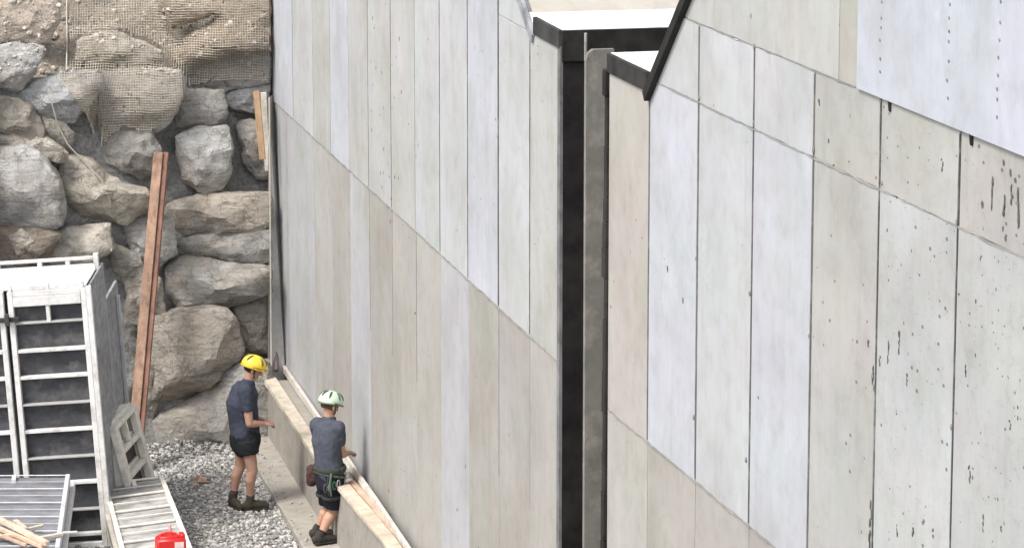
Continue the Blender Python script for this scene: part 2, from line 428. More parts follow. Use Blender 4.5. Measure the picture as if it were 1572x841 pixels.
# mortar and packed earth between the stones: a lumpy sheet just behind the rock faces
bm = bmesh.new(); gx = np.linspace(-7.2, -2.84, 110); gz = np.linspace(-.1, 4.3, 110); G = []
for x in gx:
    col = []
    for z in gz:
        p = Vector((x, 0, z)); y = face(x, z) + .27 - .10 * fbm(p * 1.8 + Vector((9, 0, 0)), 4) - .04 * fbm(p * 7, 4)
        col.append(bm.verts.new(Vector((x, y, z)) - bw.location))
    G.append(col)
for i in range(109):
    for j in range(109): bm.faces.new((G[i][j], G[i+1][j], G[i+1][j+1], G[i][j+1]))
bm_obj('mortar_bed', bm, MMORTAR, bw, smooth=180)

bm = bmesh.new(); fa = [U(412, 150, 42.0), U(420, 150, 42.24), U(436, 545, 41.55), U(442, 720, 41.35), U(411, 720, 41.15), U(412, 545, 41.35)]
va = [bm.verts.new(p - bw.location) for p in fa]; vb = [bm.verts.new(p - bw.location + Vector((.12, .8, 0))) for p in fa]
for k in range(6): bm.faces.new((va[k], va[(k+1) % 6], vb[(k+1) % 6], vb[k]))
bm.faces.new(va[::-1]); bm.faces.new(vb); bm_obj('mortar_fillet', bm, MCAST, bw, (.50, .49, .47))
# ------------------------------------------------------------------ loose stones on the slope and gravel on the ground
def stones(name, pts, sizes, mat, cols, seed):
    rs = np.random.RandomState(seed)
    bm = bmesh.new(); bmesh.ops.create_icosphere(bm, subdivisions=1, radius=1)
    bm.verts.ensure_lookup_table()
    bv = np.array([v.co for v in bm.verts]); bf = np.array([[v.index for v in f.verts] for f in bm.faces]); bm.free()
    N = len(pts); nv = len(bv); V = np.zeros((N * nv, 3)); Fc = np.zeros((N * len(bf), 3), int); col = np.zeros((N * nv, 4)); col[:, 3] = 1
    for i in range(N):
        q = bv * (1 + rs.uniform(-.28, .28, (nv, 1))) * rs.uniform(.6, 1.25, (1, 3))
        a = rs.uniform(0, 6.28); ca, sa = math.cos(a), math.sin(a)
        q = q @ np.array([[ca, sa, 0], [-sa, ca, 0], [0, 0, .8]])
        V[i*nv:(i+1)*nv] = q * sizes[i] + pts[i]; Fc[i*len(bf):(i+1)*len(bf)] = bf + i * nv
        col[i*nv:(i+1)*nv, :3] = cols[i]
    me = bpy.data.meshes.new(name); me.from_pydata(V.tolist(), [], Fc.tolist())
    at = me.color_attributes.new('tint', 'FLOAT_COLOR', 'POINT'); at.data.foreach_set('color', col.astype(np.float32).ravel())
    return link(name, me, mat)
rs = np.random.RandomState(3)
# bvh of slope + rocks for resting things on them
def bvh_all():
    vs, fs = [], []
    for o, off in [(soil, Vector((0, 0, 0)))] + rock_objs:
        b = len(vs); vs += [v.co + off for v in o.data.vertices]; fs += [[i + b for i in p.vertices] for p in o.data.polygons]
    return BVHTree.FromPolygons(vs, fs)
BVH = bvh_all()
def hit(px, py):
    r = ray(px, py); h = BVH.ray_cast(Vector((0, 0, H)), r.normalized(), 120)
    return h[0]
pts, sz, cl = [], [], []
for _ in range(1700):
    px, py = rs.uniform(-10, 412), rs.uniform(-30, 118)
    if rs.rand() > .5 and not (60 < px < 260): continue
    h = hit(px, py)
    if h is None or h.z < 3.9: continue
    s = .008 + .034 * rs.rand() ** 5; pts.append(np.array(h) + np.array([0, -.0, s * .3])); sz.append(s)
    g = rs.uniform(.30, .62); cl.append((g, g * .94, g * .84))
tag(stones('loose_stones', pts, sz, MSTONE, cl, 5), kind='stuff')
pts, sz, cl = [], [], []
while len(pts) < 13000:
    x, y = rs.uniform(-5.2, -1.9), rs.uniform(35.2, 41.3)
    if y > face(x, 0) + .1: continue
    if x > -2.83 + (39.29 - y) * .192: continue
    s = .011 + .024 * rs.rand() ** 3
    d = max(0, .7 - (face(x, 0) - y)); zz = .012 + .10 * d * rs.rand()
    pts.append(np.array([x, y, zz])); sz.append(s)
    g = .20 + .40 * rs.rand() ** 1.1; wv = rs.uniform(.89, .98); cl.append((g, g * (.975 + .5 * (wv - .93)), g * wv))
for _ in range(110):
    q = 6.5 * rs.rand() ** 1.6; o = .33 + .29 * rs.rand(); a_ = R(102.0)
    x = -2.76 - q * math.cos(a_) + (-math.sin(a_)) * o; y = 41.85 - q * math.sin(a_) + math.cos(a_) * o
    pts.append(np.array([x, y, .095])); sz.append(.008 + .014 * rs.rand() ** 2); g = rs.uniform(.34, .5); cl.append((g, g * .97, g * .92))
tag(stones('gravel', pts, sz, MSTONE, cl, 6), kind='stuff')

# ------------------------------------------------------------------ concrete wall
AZ = 12.58; KINK = R(14.13 - AZ)
HX = Vector((.39, 27.74, 0))
wall = thing('concrete_wall', HX, (0, 0, R(90 + AZ)), 'tall pale concrete retaining wall of cast panels with a dark slot and a trapezoid opening', 'wall')
KM = Matrix.Rotation(KINK, 4, 'Z')          # the near half of the wall is turned by a degree and a half at the slot
def clip(poly, a, b):
    """keep the part of a convex polygon to the right of the line a->b"""
    out = []
    def sd(p): return (b[0]-a[0]) * (p[1]-a[1]) - (b[1]-a[1]) * (p[0]-a[0])
    for i in range(len(poly)):
        p, q = poly[i], poly[(i+1) % len(poly)]; sp, sq = sd(p), sd(q)
        if sp <= 0: out.append(p)
        if sp * sq < 0:
            t = sp / (sp - sq); out.append((p[0] + t * (q[0]-p[0]), p[1] + t * (q[1]-p[1])))
    return out
def prism(bm, poly, y0, y1, M=None, cham=0.0):
    """poly in (s, z); y1 the outer face"""
    c = (sum(p[0] for p in poly) / len(poly), sum(p[1] for p in poly) / len(poly))
    def ring(y, ins):
        r = []
        for p in poly:
            dx, dz = c[0]-p[0], c[1]-p[1]
            r.append(bm.verts.new((p[0] + math.copysign(min(ins, abs(dx)), dx), y, p[1] + math.copysign(min(ins, abs(dz)), dz))))
        return r
    rings = [ring(y0, 0), ring(y1 - cham, 0)] + ([ring(y1, cham)] if cham else [])
    n = len(poly)
    for a, b in zip(rings, rings[1:]):
        for k in range(n): bm.faces.new((a[k], a[(k+1) % n], b[(k+1) % n], b[k]))
    bm.faces.new(rings[0][::-1]); bm.faces.new(rings[-1])
    if M is not None:
        for r in rings:
            for v in r: v.co = M @ v.co
ZT = 9.6
# opening: sides lean outwards
OL0, OL1 = (.93, 6.40), (.93 + (ZT - 6.40) / .55, ZT)
OR0, OR1 = (-2.42, 6.40), (-2.42 - (ZT - 6.40) / .85, ZT)
def inset(s0, s1, z0, z1, g, gz=None):
    gz = g if gz is None else gz
    return [(s0 + g, z0 + gz), (s1 - g, z0 + gz), (s1 - g, z1 - gz), (s0 + g, z1 - gz)]
rw = random.Random(11)
def panel(s0, s1, z0, z1, col, dens, right, g=.006, proud=0.0, clips=()):
    poly = inset(min(s0, s1), max(s0, s1), z0, z1, g * (1.7 if right else 1), g * .55)
    for a, b in clips: poly = clip(poly, a, b)
    if len(poly) < 3: return
    bm = bmesh.new(); prism(bm, poly, -.06, proud, KM if right else None, .0022)
    k = rw.uniform(.985, 1.015)
    return bm_obj('panel', bm, MC, wall, (col[0]*k, col[1]*k, col[2]*k, dens))
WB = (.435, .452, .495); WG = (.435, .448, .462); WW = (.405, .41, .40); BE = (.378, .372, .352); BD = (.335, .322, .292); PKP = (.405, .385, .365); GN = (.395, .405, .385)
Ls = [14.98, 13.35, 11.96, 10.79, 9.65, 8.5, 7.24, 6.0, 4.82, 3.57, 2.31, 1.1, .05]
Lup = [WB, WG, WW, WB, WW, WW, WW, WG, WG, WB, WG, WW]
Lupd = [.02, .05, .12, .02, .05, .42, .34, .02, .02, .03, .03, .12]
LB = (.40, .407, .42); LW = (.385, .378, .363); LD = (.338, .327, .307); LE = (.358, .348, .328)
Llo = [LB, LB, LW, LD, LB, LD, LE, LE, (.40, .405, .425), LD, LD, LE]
CLL = (OL0, OL1)
CLR = (OR1, OR0)
for k in range(12):
    a, b = Ls[k+1], Ls[k]
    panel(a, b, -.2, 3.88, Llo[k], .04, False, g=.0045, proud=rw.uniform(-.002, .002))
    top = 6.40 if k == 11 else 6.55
    if k == 10:
        panel(a, b, 3.88, 6.40, Lup[k], Lupd[k], False)
        panel(a, b, 6.40, 7.04, Lup[k], .03, False, g=.004, clips=[CLL])
    else:
        panel(a, b, 3.88, top, Lup[k], Lupd[k], False, proud=rw.uniform(.002, .008))
    if k < 10: panel(a, b, 6.55, ZT, Lup[k], Lupd[k], False, clips=[CLL])
Rs = [-1.37, -2.46, -3.65, -4.87, -6.07, -7.27, -8.54, -9.75, -11.0, -12.25]
W1 = (.392, .394, .386); W2_ = (.405, .42, .422); W3 = (.388, .40, .398)
Rmid = [PKP, WB, WG, WB, W1, W2_, W3, W1, W3]
Rmd = [.04, .03, .04, .03, .34, .78, .92, .95, .9]
Rtp = [PKP, WG, WG, WG, (.375, .372, .358), (.392, .396, .382), (.365, .36, .345), BE, BE]
for k in range(9):
    a, b = Rs[k+1], Rs[k]
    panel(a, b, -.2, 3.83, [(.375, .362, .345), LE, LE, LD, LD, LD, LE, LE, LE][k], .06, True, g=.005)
    if k == 0:
        panel(a, b, 3.83, 6.40, Rmid[k], Rmd[k], True)
    else:
        panel(a, b, 3.83, 6.5, Rmid[k], Rmd[k], True, g=.007, proud=rw.uniform(0, .006), clips=[CLR] if k == 1 else ())
        panel(a, b, 6.5, 7.04, Rtp[k], Rmd[k] * .8, True, g=.006, proud=rw.uniform(0, .004), clips=[CLR])
panel(-2.9, -6.5, 7.04, ZT, WW, .05, True, g=.005, clips=[CLR])
panel(-6.5, -6.87, 7.04, ZT, BE, .12, True, g=.003, proud=-.001)
sheet = panel(-6.87, -12.25, 7.04, ZT, (.43, .455, .51), .0, True, g=.007, proud=.022)
sheet.name = 'smooth_panel'; sheet['label'] = 'large smooth bluish white panel with dotted seams'
def seal(s, z0, z1, wd, right, c, lift=-.0015):
    bm = bmesh.new(); n = 26; M = KM if right else Matrix.Identity(4); rg = []
    for k in range(n + 1):
        z = z0 + (z1 - z0) * k / n; h = wd * rw.uniform(.35, 1.0); o = rw.gauss(0, .001)
        rg.append([bm.verts.new(M @ Vector((s + o + q, y, z))) for q, y in ((-h, -.03), (-h, lift), (h, lift), (h, -.03))])
    for a, b in zip(rg, rg[1:]):
        for k in range(4): bm.faces.new((a[k], a[(k+1) % 4], b[(k+1) % 4], b[k]))
    bm.faces.new(rg[0][::-1]); bm.faces.new(rg[-1])
    bm_obj('joint_seal', bm, MCAST, wall, c)
for s, z0, z1, wd, c in ((-2.46, 3.85, 6.44, .006, .24), (-3.65, 3.85, 7.02, .0065, .2), (-4.87, 3.85, 7.02, .0065, .16), (-6.07, 3.85, 7.02, .006, .2), (-7.27, 3.3, 7.02, .010, .09), (-8.54, 3.3, 7.02, .009, .09), (-9.75, 3.3, 7.02, .007, .13)):
    seal(s, z0, z1, wd, True, (c, c, c * .97), .009)
for s, c in ((13.35, .3), (10.79, .28), (8.5, .26), (7.24, .16), (6.0, .17), (4.82, .20), (3.57, .13), (2.31, .12), (1.1, .17)):
    seal(s, 3.90, 6.38 if s < 2 else 6.95, .0075, False, (c, c, c * .97), .0095)
for s, c in ((7.24, .24), (6.0, .26), (2.31, .27), (1.1, .24), (8.5, .3)):
    seal(s, 2.4, 3.86, .006, False, (c, c, c * .97), .003)
# lines of tie marks on the smooth panel
for s in (-7.29, -8.38, -9.12, -10.4):
    bm = bmesh.new(); z = 7.2
    while z < 9.0:
        d = bmesh.ops.create_cone(bm, cap_ends=True, segments=8, radius1=.011, radius2=.009, depth=.006, matrix=KM @ Matrix.Translation((s + rw.uniform(-.012, .012), .024, z)) @ Matrix.Rotation(R(-90), 4, 'X'))
        z += rw.choice((.055, .075, .095, .11))
    tag(bm_obj('tie_mark', bm, MCORE, wall), kind='stuff')
for px, py in ((1370, 150), (1496, 205)):
    s = -7.43 if px == 1370 else -8.72
    bm = bmesh.new(); tube(bm, [KM @ Vector((s, .005, 6.995)), KM @ Vector((s, .012, 7.045))], [.014, .012], 8)
    bm_obj('steel_peg', bm, MSTEEL, wall, (.03, .03, .03), smooth=50)
TIES = [(1070, 397), (1152, 450), (1355, 281), (1470, 341), (1341, 578), (1243, 515), (1066, 640), (1146, 705), (1075, 150), (1159, 72), (1353, 155), (1462, 655), (1158, 190), (1250, 230), (640, 240), (602, 300), (676, 160), (719, 330), (765, 210), (638, 480)]
def on_wall(px, py, right):
    az = R(AZ) + (KINK if right else 0); d = Vector((-math.sin(az), math.cos(az), 0)); n = Vector((d.y, -d.x, 0)); r = ray(px, py)
    t = (HX - cam.location).dot(n) / r.dot(n); p = cam.location + r * t; return (p - HX).dot(d), p.z
bm = bmesh.new()
for px, py in TIES:
    s, z = on_wall(px, py, px > 862); M = KM if px > 862 else Matrix.Identity(4); rr = rw.uniform(.011, .017)
    ellipsoid(bm, M @ Vector((s, .006, z)), (rr, .006, rr * rw.uniform(1.0, 1.6)), seg=10)
tag(bm_obj('tie_hole', bm, MCORE, wall, smooth=180), kind='stuff')
DRIPS = [(1525, 268, 322), (1554, 284, 314), (1565, 290, 346), (1543, 300, 332), (1447, 240, 262), (1365, 524, 556), (1382, 505, 545), (1338, 766, 808), (1511, 788, 818), (1394, 571, 594), (1379, 804, 822), (1353, 545, 560), (1342, 560, 600), (1484, 560, 578), (1490, 712, 740), (1552, 645, 658), (1403, 808, 824), (1538, 806, 814), (1334, 520, 532), (1336, 812, 838)]
bm = bmesh.new()
for px, y0, y1 in DRIPS:
    s, za = on_wall(px, y0, True); _, zb = on_wall(px, y1, True); n = 3
    for k in range(n):
        f0, f1 = k / n, (k + 1.2) / n; zc_ = za + (zb - za) * (f0 + f1) / 2
        ellipsoid(bm, KM @ Vector((s + rw.gauss(0, .008), .0055, zc_)), (rw.uniform(.006, .014), .003, abs(za - zb) / n * rw.uniform(.4, .75)), seg=10)
for v in bm.verts: v.co += Vector((noise.noise(v.co * 40), 0, noise.noise(v.co * 35 + Vector((3, 3, 3))))) * .012
tag(bm_obj('drip_stain', bm, MSTEEL, wall, (.13, .128, .12), smooth=180), kind='stuff')
# core behind the panels
bm = bmesh.new()
prism(bm, inset(.06, 14.97, -.2, 6.39, 0), -.75, -.03); prism(bm, clip(inset(.06, 14.97, 6.39, ZT, 0), OL0, OL1), -.75, -.03)
prism(bm, inset(-14, -1.38, -.2, 6.39, 0), -.75, -.03, KM); prism(bm, clip(inset(-14, -1.38, 6.39, ZT, 0), OR1, OR0), -.75, -.03, KM)
bm_obj('core', bm, MCORE, wall)
# soft uneven grout along the horizontal pour joints
def hseal(s0, s1, z, wd, right, c, y=.0035):
    bm = bmesh.new(); n = int(abs(s1 - s0) / .11); M = KM if right else Matrix.Identity(4); rg = []
    for k in range(n + 1):
        s = s0 + (s1 - s0) * k / n; h = wd * rw.uniform(.25, 1.0); o = rw.gauss(0, .004)
        rg.append([bm.verts.new(M @ Vector((s, yy, z + o + q))) for q, yy in ((-h, -.03), (-h, y), (h, y), (h, -.03))])
    for a, b in zip(rg, rg[1:]):
        for k in range(4): bm.faces.new((a[k], a[(k+1) % 4], b[(k+1) % 4], b[k]))
    bm.faces.new(rg[0][::-1]); bm.faces.new(rg[-1]); bm_obj('joint_seal', bm, MCAST, wall, c)
hseal(.08, 14.9, 3.88, .011, False, (.30, .295, .28), .009); hseal(2.4, 14.9, 6.55, .005, False, (.30, .295, .285), .009)
hseal(-1.42, -12.2, 3.83, .010, True, (.29, .285, .27), .007); hseal(-2.5, -12.2, 6.5, .0065, True, (.30, .30, .295), .0075); hseal(-3.35, -6.85, 7.04, .006, True, (.24, .24, .235), .005)
# slot and channel
DS = (.05, .047, .045)
box_obj('slot_lining', (.03, .058, -1.5, -.004, -.2, 6.40), MSTEEL, wall, (.024, .022, .022))
box_obj('slot_lining', (-1.40, -1.372, -1.5, -.004, -.2, 6.40), MSTEEL, wall, (.10, .095, .09), M=KM)
box_obj('slot_back', (-1.40, .06, -1.56, -1.5, -.2, 6.40), MSTEEL, wall, DS)
box_obj('edge_angle', (.028, .10, -.02, .012, -.2, 6.42), MSTEEL, wall, (.22, .22, .225))
bm = bmesh.new(); zz = -.2; ys = []
while zz < 6.42:
    h = rw.uniform(.12, .4); wd = rw.uniform(.02, .055)
    box(bm, -1.372 , -1.372 + .05 + wd * .8, -.02, .006 + wd * .5, zz, min(zz + h, 6.42), M=KM, bev=.006); zz += h
bm_obj('joint_strip', bm, MSTEEL, wall, (.035, .032, .03))
# upright concrete slab standing in the slot
bm = bmesh.new(); prof = [(-.215, 0), (-.215, 6.40), (-.19, 6.455), (-.235, 6.49), (-.9, 6.50), (-.9, 0)]
prof = [(-.015, -.2), (-.015, 6.40), (-.03, 6.46), (-.07, 6.49), (-.235, 6.49), (-.235, -.2)]
va = [bm.verts.new((-.74, y, z)) for y, z in prof]; vb = [bm.verts.new((-.68, y, z)) for y, z in prof]
for k in range(len(prof)): bm.faces.new((va[k], va[(k+1) % 6], vb[(k+1) % 6], vb[k]))
bm.faces.new(va[::-1]); bm.faces.new(vb)
bm_obj('slot_slab', bm, MCAST, wall, (.205, .198, .18))
bm = bmesh.new(); tube(bm, [(-.66, -.03, 6.40), (-.66, -.03, 6.60)], [.012, .012], 8); bm_obj('steel_rod', bm, MSTEEL, wall, (.35, .34, .32), smooth=60)
# channel floor in two halves, white; side slopes
def floor_half(poly, M):
    bm = bmesh.new()
    a = [bm.verts.new(M @ Vector((s, y, 6.55))) for s, y in poly]; b = [bm.verts.new(M @ Vector((s, y, 6.405))) for s, y in poly]
    n = len(poly)
    for k in range(n): bm.faces.new((a[k], a[(k+1) % n], b[(k+1) % n], b[k]))
    bm.faces.new(a); bm.faces.new(b[::-1])
    return bm_obj('channel_floor', bm, MCAST, wall, (.84, .84, .83))
I4 = Matrix.Identity(4)
floor_half([(.03, -.012), (1.3, -.012), (1.3, -11), (.03, -11)], I4)
floor_half([(-1.37, -.012), (-2.62, -.012), (-2.62, -11), (-1.37, -11)], KM)
# dark reveal of the floor edge at the slot
box_obj('floor_edge', (.005, .028, -11, -.004, 6.30, 6.546), MSTEEL, wall, (.028, .027, .026))
box_obj('floor_edge', (-1.368, -1.345, -11, -.004, 6.30, 6.546), MSTEEL, wall, (.028, .027, .026), M=KM)
def side(p0, p1, M, out):
    bm = bmesh.new(); d = Vector((p1[0]-p0[0], 0, p1[1]-p0[1])).normalized(); nrm = Vector((-d.z, 0, d.x)) * out; SH = nrm * -.02
    q = [Vector((p0[0], -.035, p0[1])), Vector((p1[0], -.035, p1[1])), Vector((p1[0], -11, p1[1])), Vector((p0[0], -11, p0[1]))]
    a = [bm.verts.new(M @ (v + SH)) for v in q]; b = [bm.verts.new(M @ (v + nrm * .25)) for v in q]
    for k in range(4): bm.faces.new((a[k], a[(k+1) % 4], b[(k+1) % 4], b[k]))
    bm.faces.new(a); bm.faces.new(b[::-1])
    return bm_obj('channel_side', bm, MC, wall, (.40, .375, .33, .05))
sl_ = .55; zf = 6.42
side((.93 + (zf-6.40)/.55, zf), OL1, I4, -1); side((-2.42 - (zf-6.40)/.85, zf), OR1, KM, 1)
# steel edging around the opening
def edging(p0, p1, wdt, M, col, nrm, y0=-.70, y1=.022):
    d = Vector((p1[0]-p0[0], p1[1]-p0[1])).normalized(); n = Vector((-d.y, d.x)) * nrm
    poly = [p0, p1, (p1[0] + n.x*wdt, p1[1] + n.y*wdt), (p0[0] + n.x*wdt, p0[1] + n.y*wdt)]
    bm = bmesh.new(); prism(bm, poly, y0, y1, M, .003)
    return bm_obj('steel_edging', bm, MSTEEL, wall, col)
edging((.03, 6.405), (.93, 6.405), .14, I4, (.055, .055, .056), 1, -.03, .02)
edging((-1.37, 6.405), (-2.42, 6.405), .14, KM, (.04, .039, .038), -1, -.03, .02)
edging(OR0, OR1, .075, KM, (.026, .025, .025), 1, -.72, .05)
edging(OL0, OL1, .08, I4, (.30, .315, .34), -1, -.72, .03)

# ------------------------------------------------------------------ footing, kerb and boards along the foot of the wall
def wp(s, out, z): return HX + Matrix.Rotation(R(90 + AZ - .55), 4, 'Z') @ Vector((s, out, z)) + Vector((.03, -.02, 0))
WM = Matrix.Rotation(R(90 + 12.0), 4, 'Z')
P0 = Vector((-2.76, 41.85, 0))
def along(s, out, z):               # s metres towards the camera from the far end of the wall foot
    return P0 + WM @ Vector((-s, out, z))
foot = bmesh.new(); TAPER = 0.0
def prism_along(bm, prof, s0, s1, n=1, wob=0.0):
    rings = []
    for k in range(n + 1):
        s = s0 + (s1 - s0) * k / n
        tp_ = TAPER * max(0, min(1, (s - 5.0) / 3.2)); rings.append([bm.verts.new(along(s, (o - tp_ * (o > .1)) + rw.gauss(0, wob), z + rw.gauss(0, wob * .5))) for o, z in prof])
    m = len(prof)
    for a, b in zip(rings, rings[1:]):
        for k in range(m): bm.faces.new((a[k], a[(k+1) % m], b[(k+1) % m], b[k]))
    bm.faces.new(rings[0][::-1]); bm.faces.new(rings[-1])
prism_along(foot, [(-.05, -.3), (.64, -.3), (.64, .07), (.62, .085), (-.05, .095)], -.2, 16, 60, .006)
ft = bm_obj('footing', foot, MCAST, None, (.37, .345, .305)); tag(ft, kind='structure')
TAPER = .13; kb = bmesh.new(); prism_along(kb, [(.0, .08), (.31, .08), (.295, .70), (.29, .71), (.0, .71)], .7, 16, 40, .003)
tag(bm_obj('concrete_kerb', kb, MCAST, None, (.33, .31, .275)), 'low grey concrete kerb running along the foot of the tall wall', 'kerb')
def board(name, o0, o1, z0, z1, s0, s1, col, label, cat, group=None, n=12, wob=.003):
    b = bmesh.new(); prism_along(b, [(o0, z0), (o1, z0), (o1, z1), (o0, z1)], s0, s1, n, wob)
    return tag(bm_obj(name, b, MWOOD, None, col), label, cat, group)
board('timber_plank', .19, .335, .712, .76, .72, 5.35, (.56, .50, .41), 'pale timber plank on the kerb edge behind the two workers', 'plank', 'planks on the kerb')
board('timber_plank', .19, .335, .715, .755, 5.45, 16, (.58, .49, .39), 'pale timber plank on the kerb edge, near end beyond the worker in the green helmet', 'plank', 'planks on the kerb')
board('timber_plank', .105, .17, .713, .745, 5.3, 12, (.58, .42, .31), 'pinkish narrow board lying along the kerb beside the paler plank', 'plank', 'planks on the kerb')
board('timber_batten', .005, .045, .73, .80, .0, 16, (.62, .58, .52), 'thin whitish batten fixed along the foot of the concrete wall', 'batten')
# clump of white rag / foam by the second worker
bm = bmesh.new()
for k in range(7): 
    p = along(5.55 + rw.uniform(-.12, .25), .22 + rw.uniform(-.05, .05), .78 + rw.uniform(0, .04)); ellipsoid(bm, p, (rw.uniform(.03, .07), rw.uniform(.05, .1), rw.uniform(.02, .04)), seg=10)
for v in bm.verts: v.co += Vector((noise.noise(v.co * 14), noise.noise(v.co * 13 + Vector((4, 4, 4))), noise.noise(v.co * 15 + Vector((8, 1, 2))))) * .03
tag(bm_obj('foam_wrap', bm, MFAB, None, (.74, .73, .70), smooth=180), 'crumpled white foam wrap on the kerb plank beside the second worker', 'foam wrap')

TAPER = 0.0
# edge of the wall at the boulders
e0, e1 = U(416.5, 150, 42.33), U(421, 560, 42.33)
bm = bmesh.new(); beam(bm, U(413.5, 150, 41.2), U(417.5, 690, 41.1), .02, .03, up=Vector((0, 1, 0)))
tag(bm_obj('edge_batten', bm, MWOOD, None, (.46, .43, .37)), 'thin cream batten upright at the far end of the concrete wall', 'batten')
bm = bmesh.new(); tube(bm, [U(419.6, 165, 42.18), U(420.3, 300, 42.1), U(421.5, 450, 41.95)], [.007] * 3, 8)
tag(bm_obj('steel_rod', bm, MSTEEL, None, (.28, .285, .29), smooth=60), 'thin dark grey rod upright against the far end of the wall', 'rod')
bm = bmesh.new(); beam(bm, U(393.5, 140, 41.7), U(403, 245, 41.6), .075, .05, up=Vector((0, 1, 0)))
tag(bm_obj('timber_stake', bm, MWOOD, None, (.42, .28, .17)), 'short orange brown timber stake upright before the boulders by the wall end', 'stake')
bm = bmesh.new(); beam(bm, U(404.5, 142, 41.9), U(411.5, 262, 41.9), .07, .03, up=Vector((0, 1, 0)))
tag(bm_obj('timber_board', bm, MWOOD, None, (.66, .63, .55)), 'cream board upright between the orange stake and the concrete wall', 'board')

# ------------------------------------------------------------------ leaning rust brown beam
bt = UZ(206, 700, 0.0); bt = U(207, 690, 39.55); tp = U(247, 236, 41.25)
rb = thing('leaning_beam', bt, label='long rust brown timber beam leaning against the boulders behind the formwork', cat='beam')
def lean(name, dx, wd, ht, dy, col):
    b = bmesh.new(); beam(b, Vector((dx, dy, 0)), tp - bt + Vector((dx, dy, 0)), wd, ht, up=Vector((0, -1, 0)), bev=.006); return bm_obj(name, b, MRUST, rb, col)
lean('flange', -.026, .11, .13, 0, (.36, .235, .17)); lean('web', .06, .058, .10, .02, (.27, .145, .11))

# ------------------------------------------------------------------ formwork
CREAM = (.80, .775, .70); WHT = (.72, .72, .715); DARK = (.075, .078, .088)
YF = 36.3; ROLL = R(-3.6)
org = U(166, 841, YF); org.z = 0.02; org.x = U(166, 850, YF).x
RM = Matrix.LocRotScale(org, Matrix.Rotation(ROLL, 3, 'Y').to_euler(), None); RI = RM.inverted(); REU = Matrix.Rotation(ROLL, 3, 'Y').to_euler()
def rl(px, py): return RI @ U(px, py, YF)
HT = rl(140, 441).z; HT2 = HT - .005
xr = rl(24, 600).x
Wd = -xr
ribs_px = [(85, 494), (85, 537), (85, 578), (85, 620), (85, 661), (85, 703), (100, 742), (100, 784), (100, 822)]
ribs = [rl(*p).z for p in ribs_px]; thin = [ribs[0], ribs[3], ribs[5], ribs[7]]
fb = thing('form_box', org, REU, 'big upright white formwork box with dark ribbed panels and grey plywood side', 'formwork box')
def wall_panel(x0, y0, wd, ht, dp, ribs, short=(), st=.055):
    """part: plywood sheet; its stiles, rails and ribs are sub-parts"""
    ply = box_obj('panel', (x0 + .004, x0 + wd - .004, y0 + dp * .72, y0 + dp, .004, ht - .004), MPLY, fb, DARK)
    for x in (0, wd - st): box_obj('stile', (x0 + x, x0 + x + st, y0, y0 + dp * .7, 0, ht), MWHITE, ply, WHT)
    for z in (0, ht - st): box_obj('rail', (x0 + st + .002, x0 + wd - st - .002, y0 + .003, y0 + dp * .7, z, z + st), MWHITE, ply, WHT)
    for z in ribs:
        th = .034 if z not in thin else .02
        box_obj('rib', (x0 + st + .002, x0 + wd - st - .002, y0 + .008, y0 + dp * .68, z - th/2, z + th/2), MWHITE, ply, (.40, .40, .40) if z in thin else WHT)
    for x, z0, z1 in short: box_obj('stiffener', (x0 + x - .02, x0 + x + .02, y0 + .006, y0 + dp * .66, z0, z1), MWHITE, ply, WHT)
    box_obj('top_band', (x0 + st + .003, x0 + wd - st - .003, y0 - .004, y0 + .085, ht - .16, ht - st - .003), MWHITE, ply, WHT)
    return ply
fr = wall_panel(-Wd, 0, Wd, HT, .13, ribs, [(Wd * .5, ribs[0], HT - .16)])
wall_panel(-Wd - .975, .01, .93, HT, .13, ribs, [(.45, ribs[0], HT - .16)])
box_obj('top_flange', (-Wd + .06, -.02, .02, .05, HT + .002, HT + .05), MWHITE, fr, WHT)
for x in (.02, Wd * .5, Wd - .05): box_obj('stiffener', (-Wd + x, -Wd + x + .03, .012, .06, HT + .002, HT + .07), MWHITE, fr, WHT)
zc = rl(20, 490).z; xc = -Wd - .02
clp = box_obj('clamp', (xc - .13, xc + .13, -.03, -.004, zc - .025, zc + .025), MSTEEL, fb, (.06, .055, .05), bev=.008)
box_obj('wedge', (xc - .02, xc + .03, -.06, -.032, zc - .06, zc + .07), MSTEEL, clp, (.10, .09, .08), bev=.006)
sd_ = box_obj('side_sheet', (.012, .035, .06, 1.25, 0, HT + .005), MPLY, fb, (.33, .345, .37))
box_obj('corner_post', (.002, .055, -.002, .058, 0, HT + .012), MWHITE, sd_, WHT)
box_obj('back_edge', (.010, .040, 1.252, 1.30, 0, HT + .01), MWHITE, sd_, (.36, .38, .41))
bx_, by_ = -1.95, 1.12
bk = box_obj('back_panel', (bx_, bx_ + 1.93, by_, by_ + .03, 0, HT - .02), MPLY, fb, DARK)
box_obj('rail', (bx_, bx_ + 1.9, by_ + .035, by_ + .10, HT - .03, HT + .03), MWHITE, bk, WHT); box_obj('rail', (bx_, bx_ + 1.9, by_ + .06, by_ + .10, HT + .075, HT + .11), MWHITE, bk, WHT)
for x in (.3, .85, 1.3, 1.6): box_obj('stiffener', (bx_ + x, bx_ + x + .05, by_ + .058, by_ + .102, HT + .032, HT + .073), MWHITE, bk, WHT)
box_obj('end_post', (bx_ + 1.905, bx_ + 1.958, by_ + .03, by_ + .11, HT - .14, HT + .14), MWHITE, bk, WHT)
dk = box_obj('top_plate', (-1.95, -.01, .14, 1.02, HT - .012, HT + .008), MWHITE, fb, (.82, .82, .82)); box_obj('lip', (-1.95, -.01, 1.025, 1.06, HT - .02, HT + .04), MWHITE, dk, WHT)
b2 = thing('plywood_board', RM @ Vector((.008, 1.31, 0)), REU, 'tall grey plywood board standing upright between the form box and the boulders', 'plywood board')
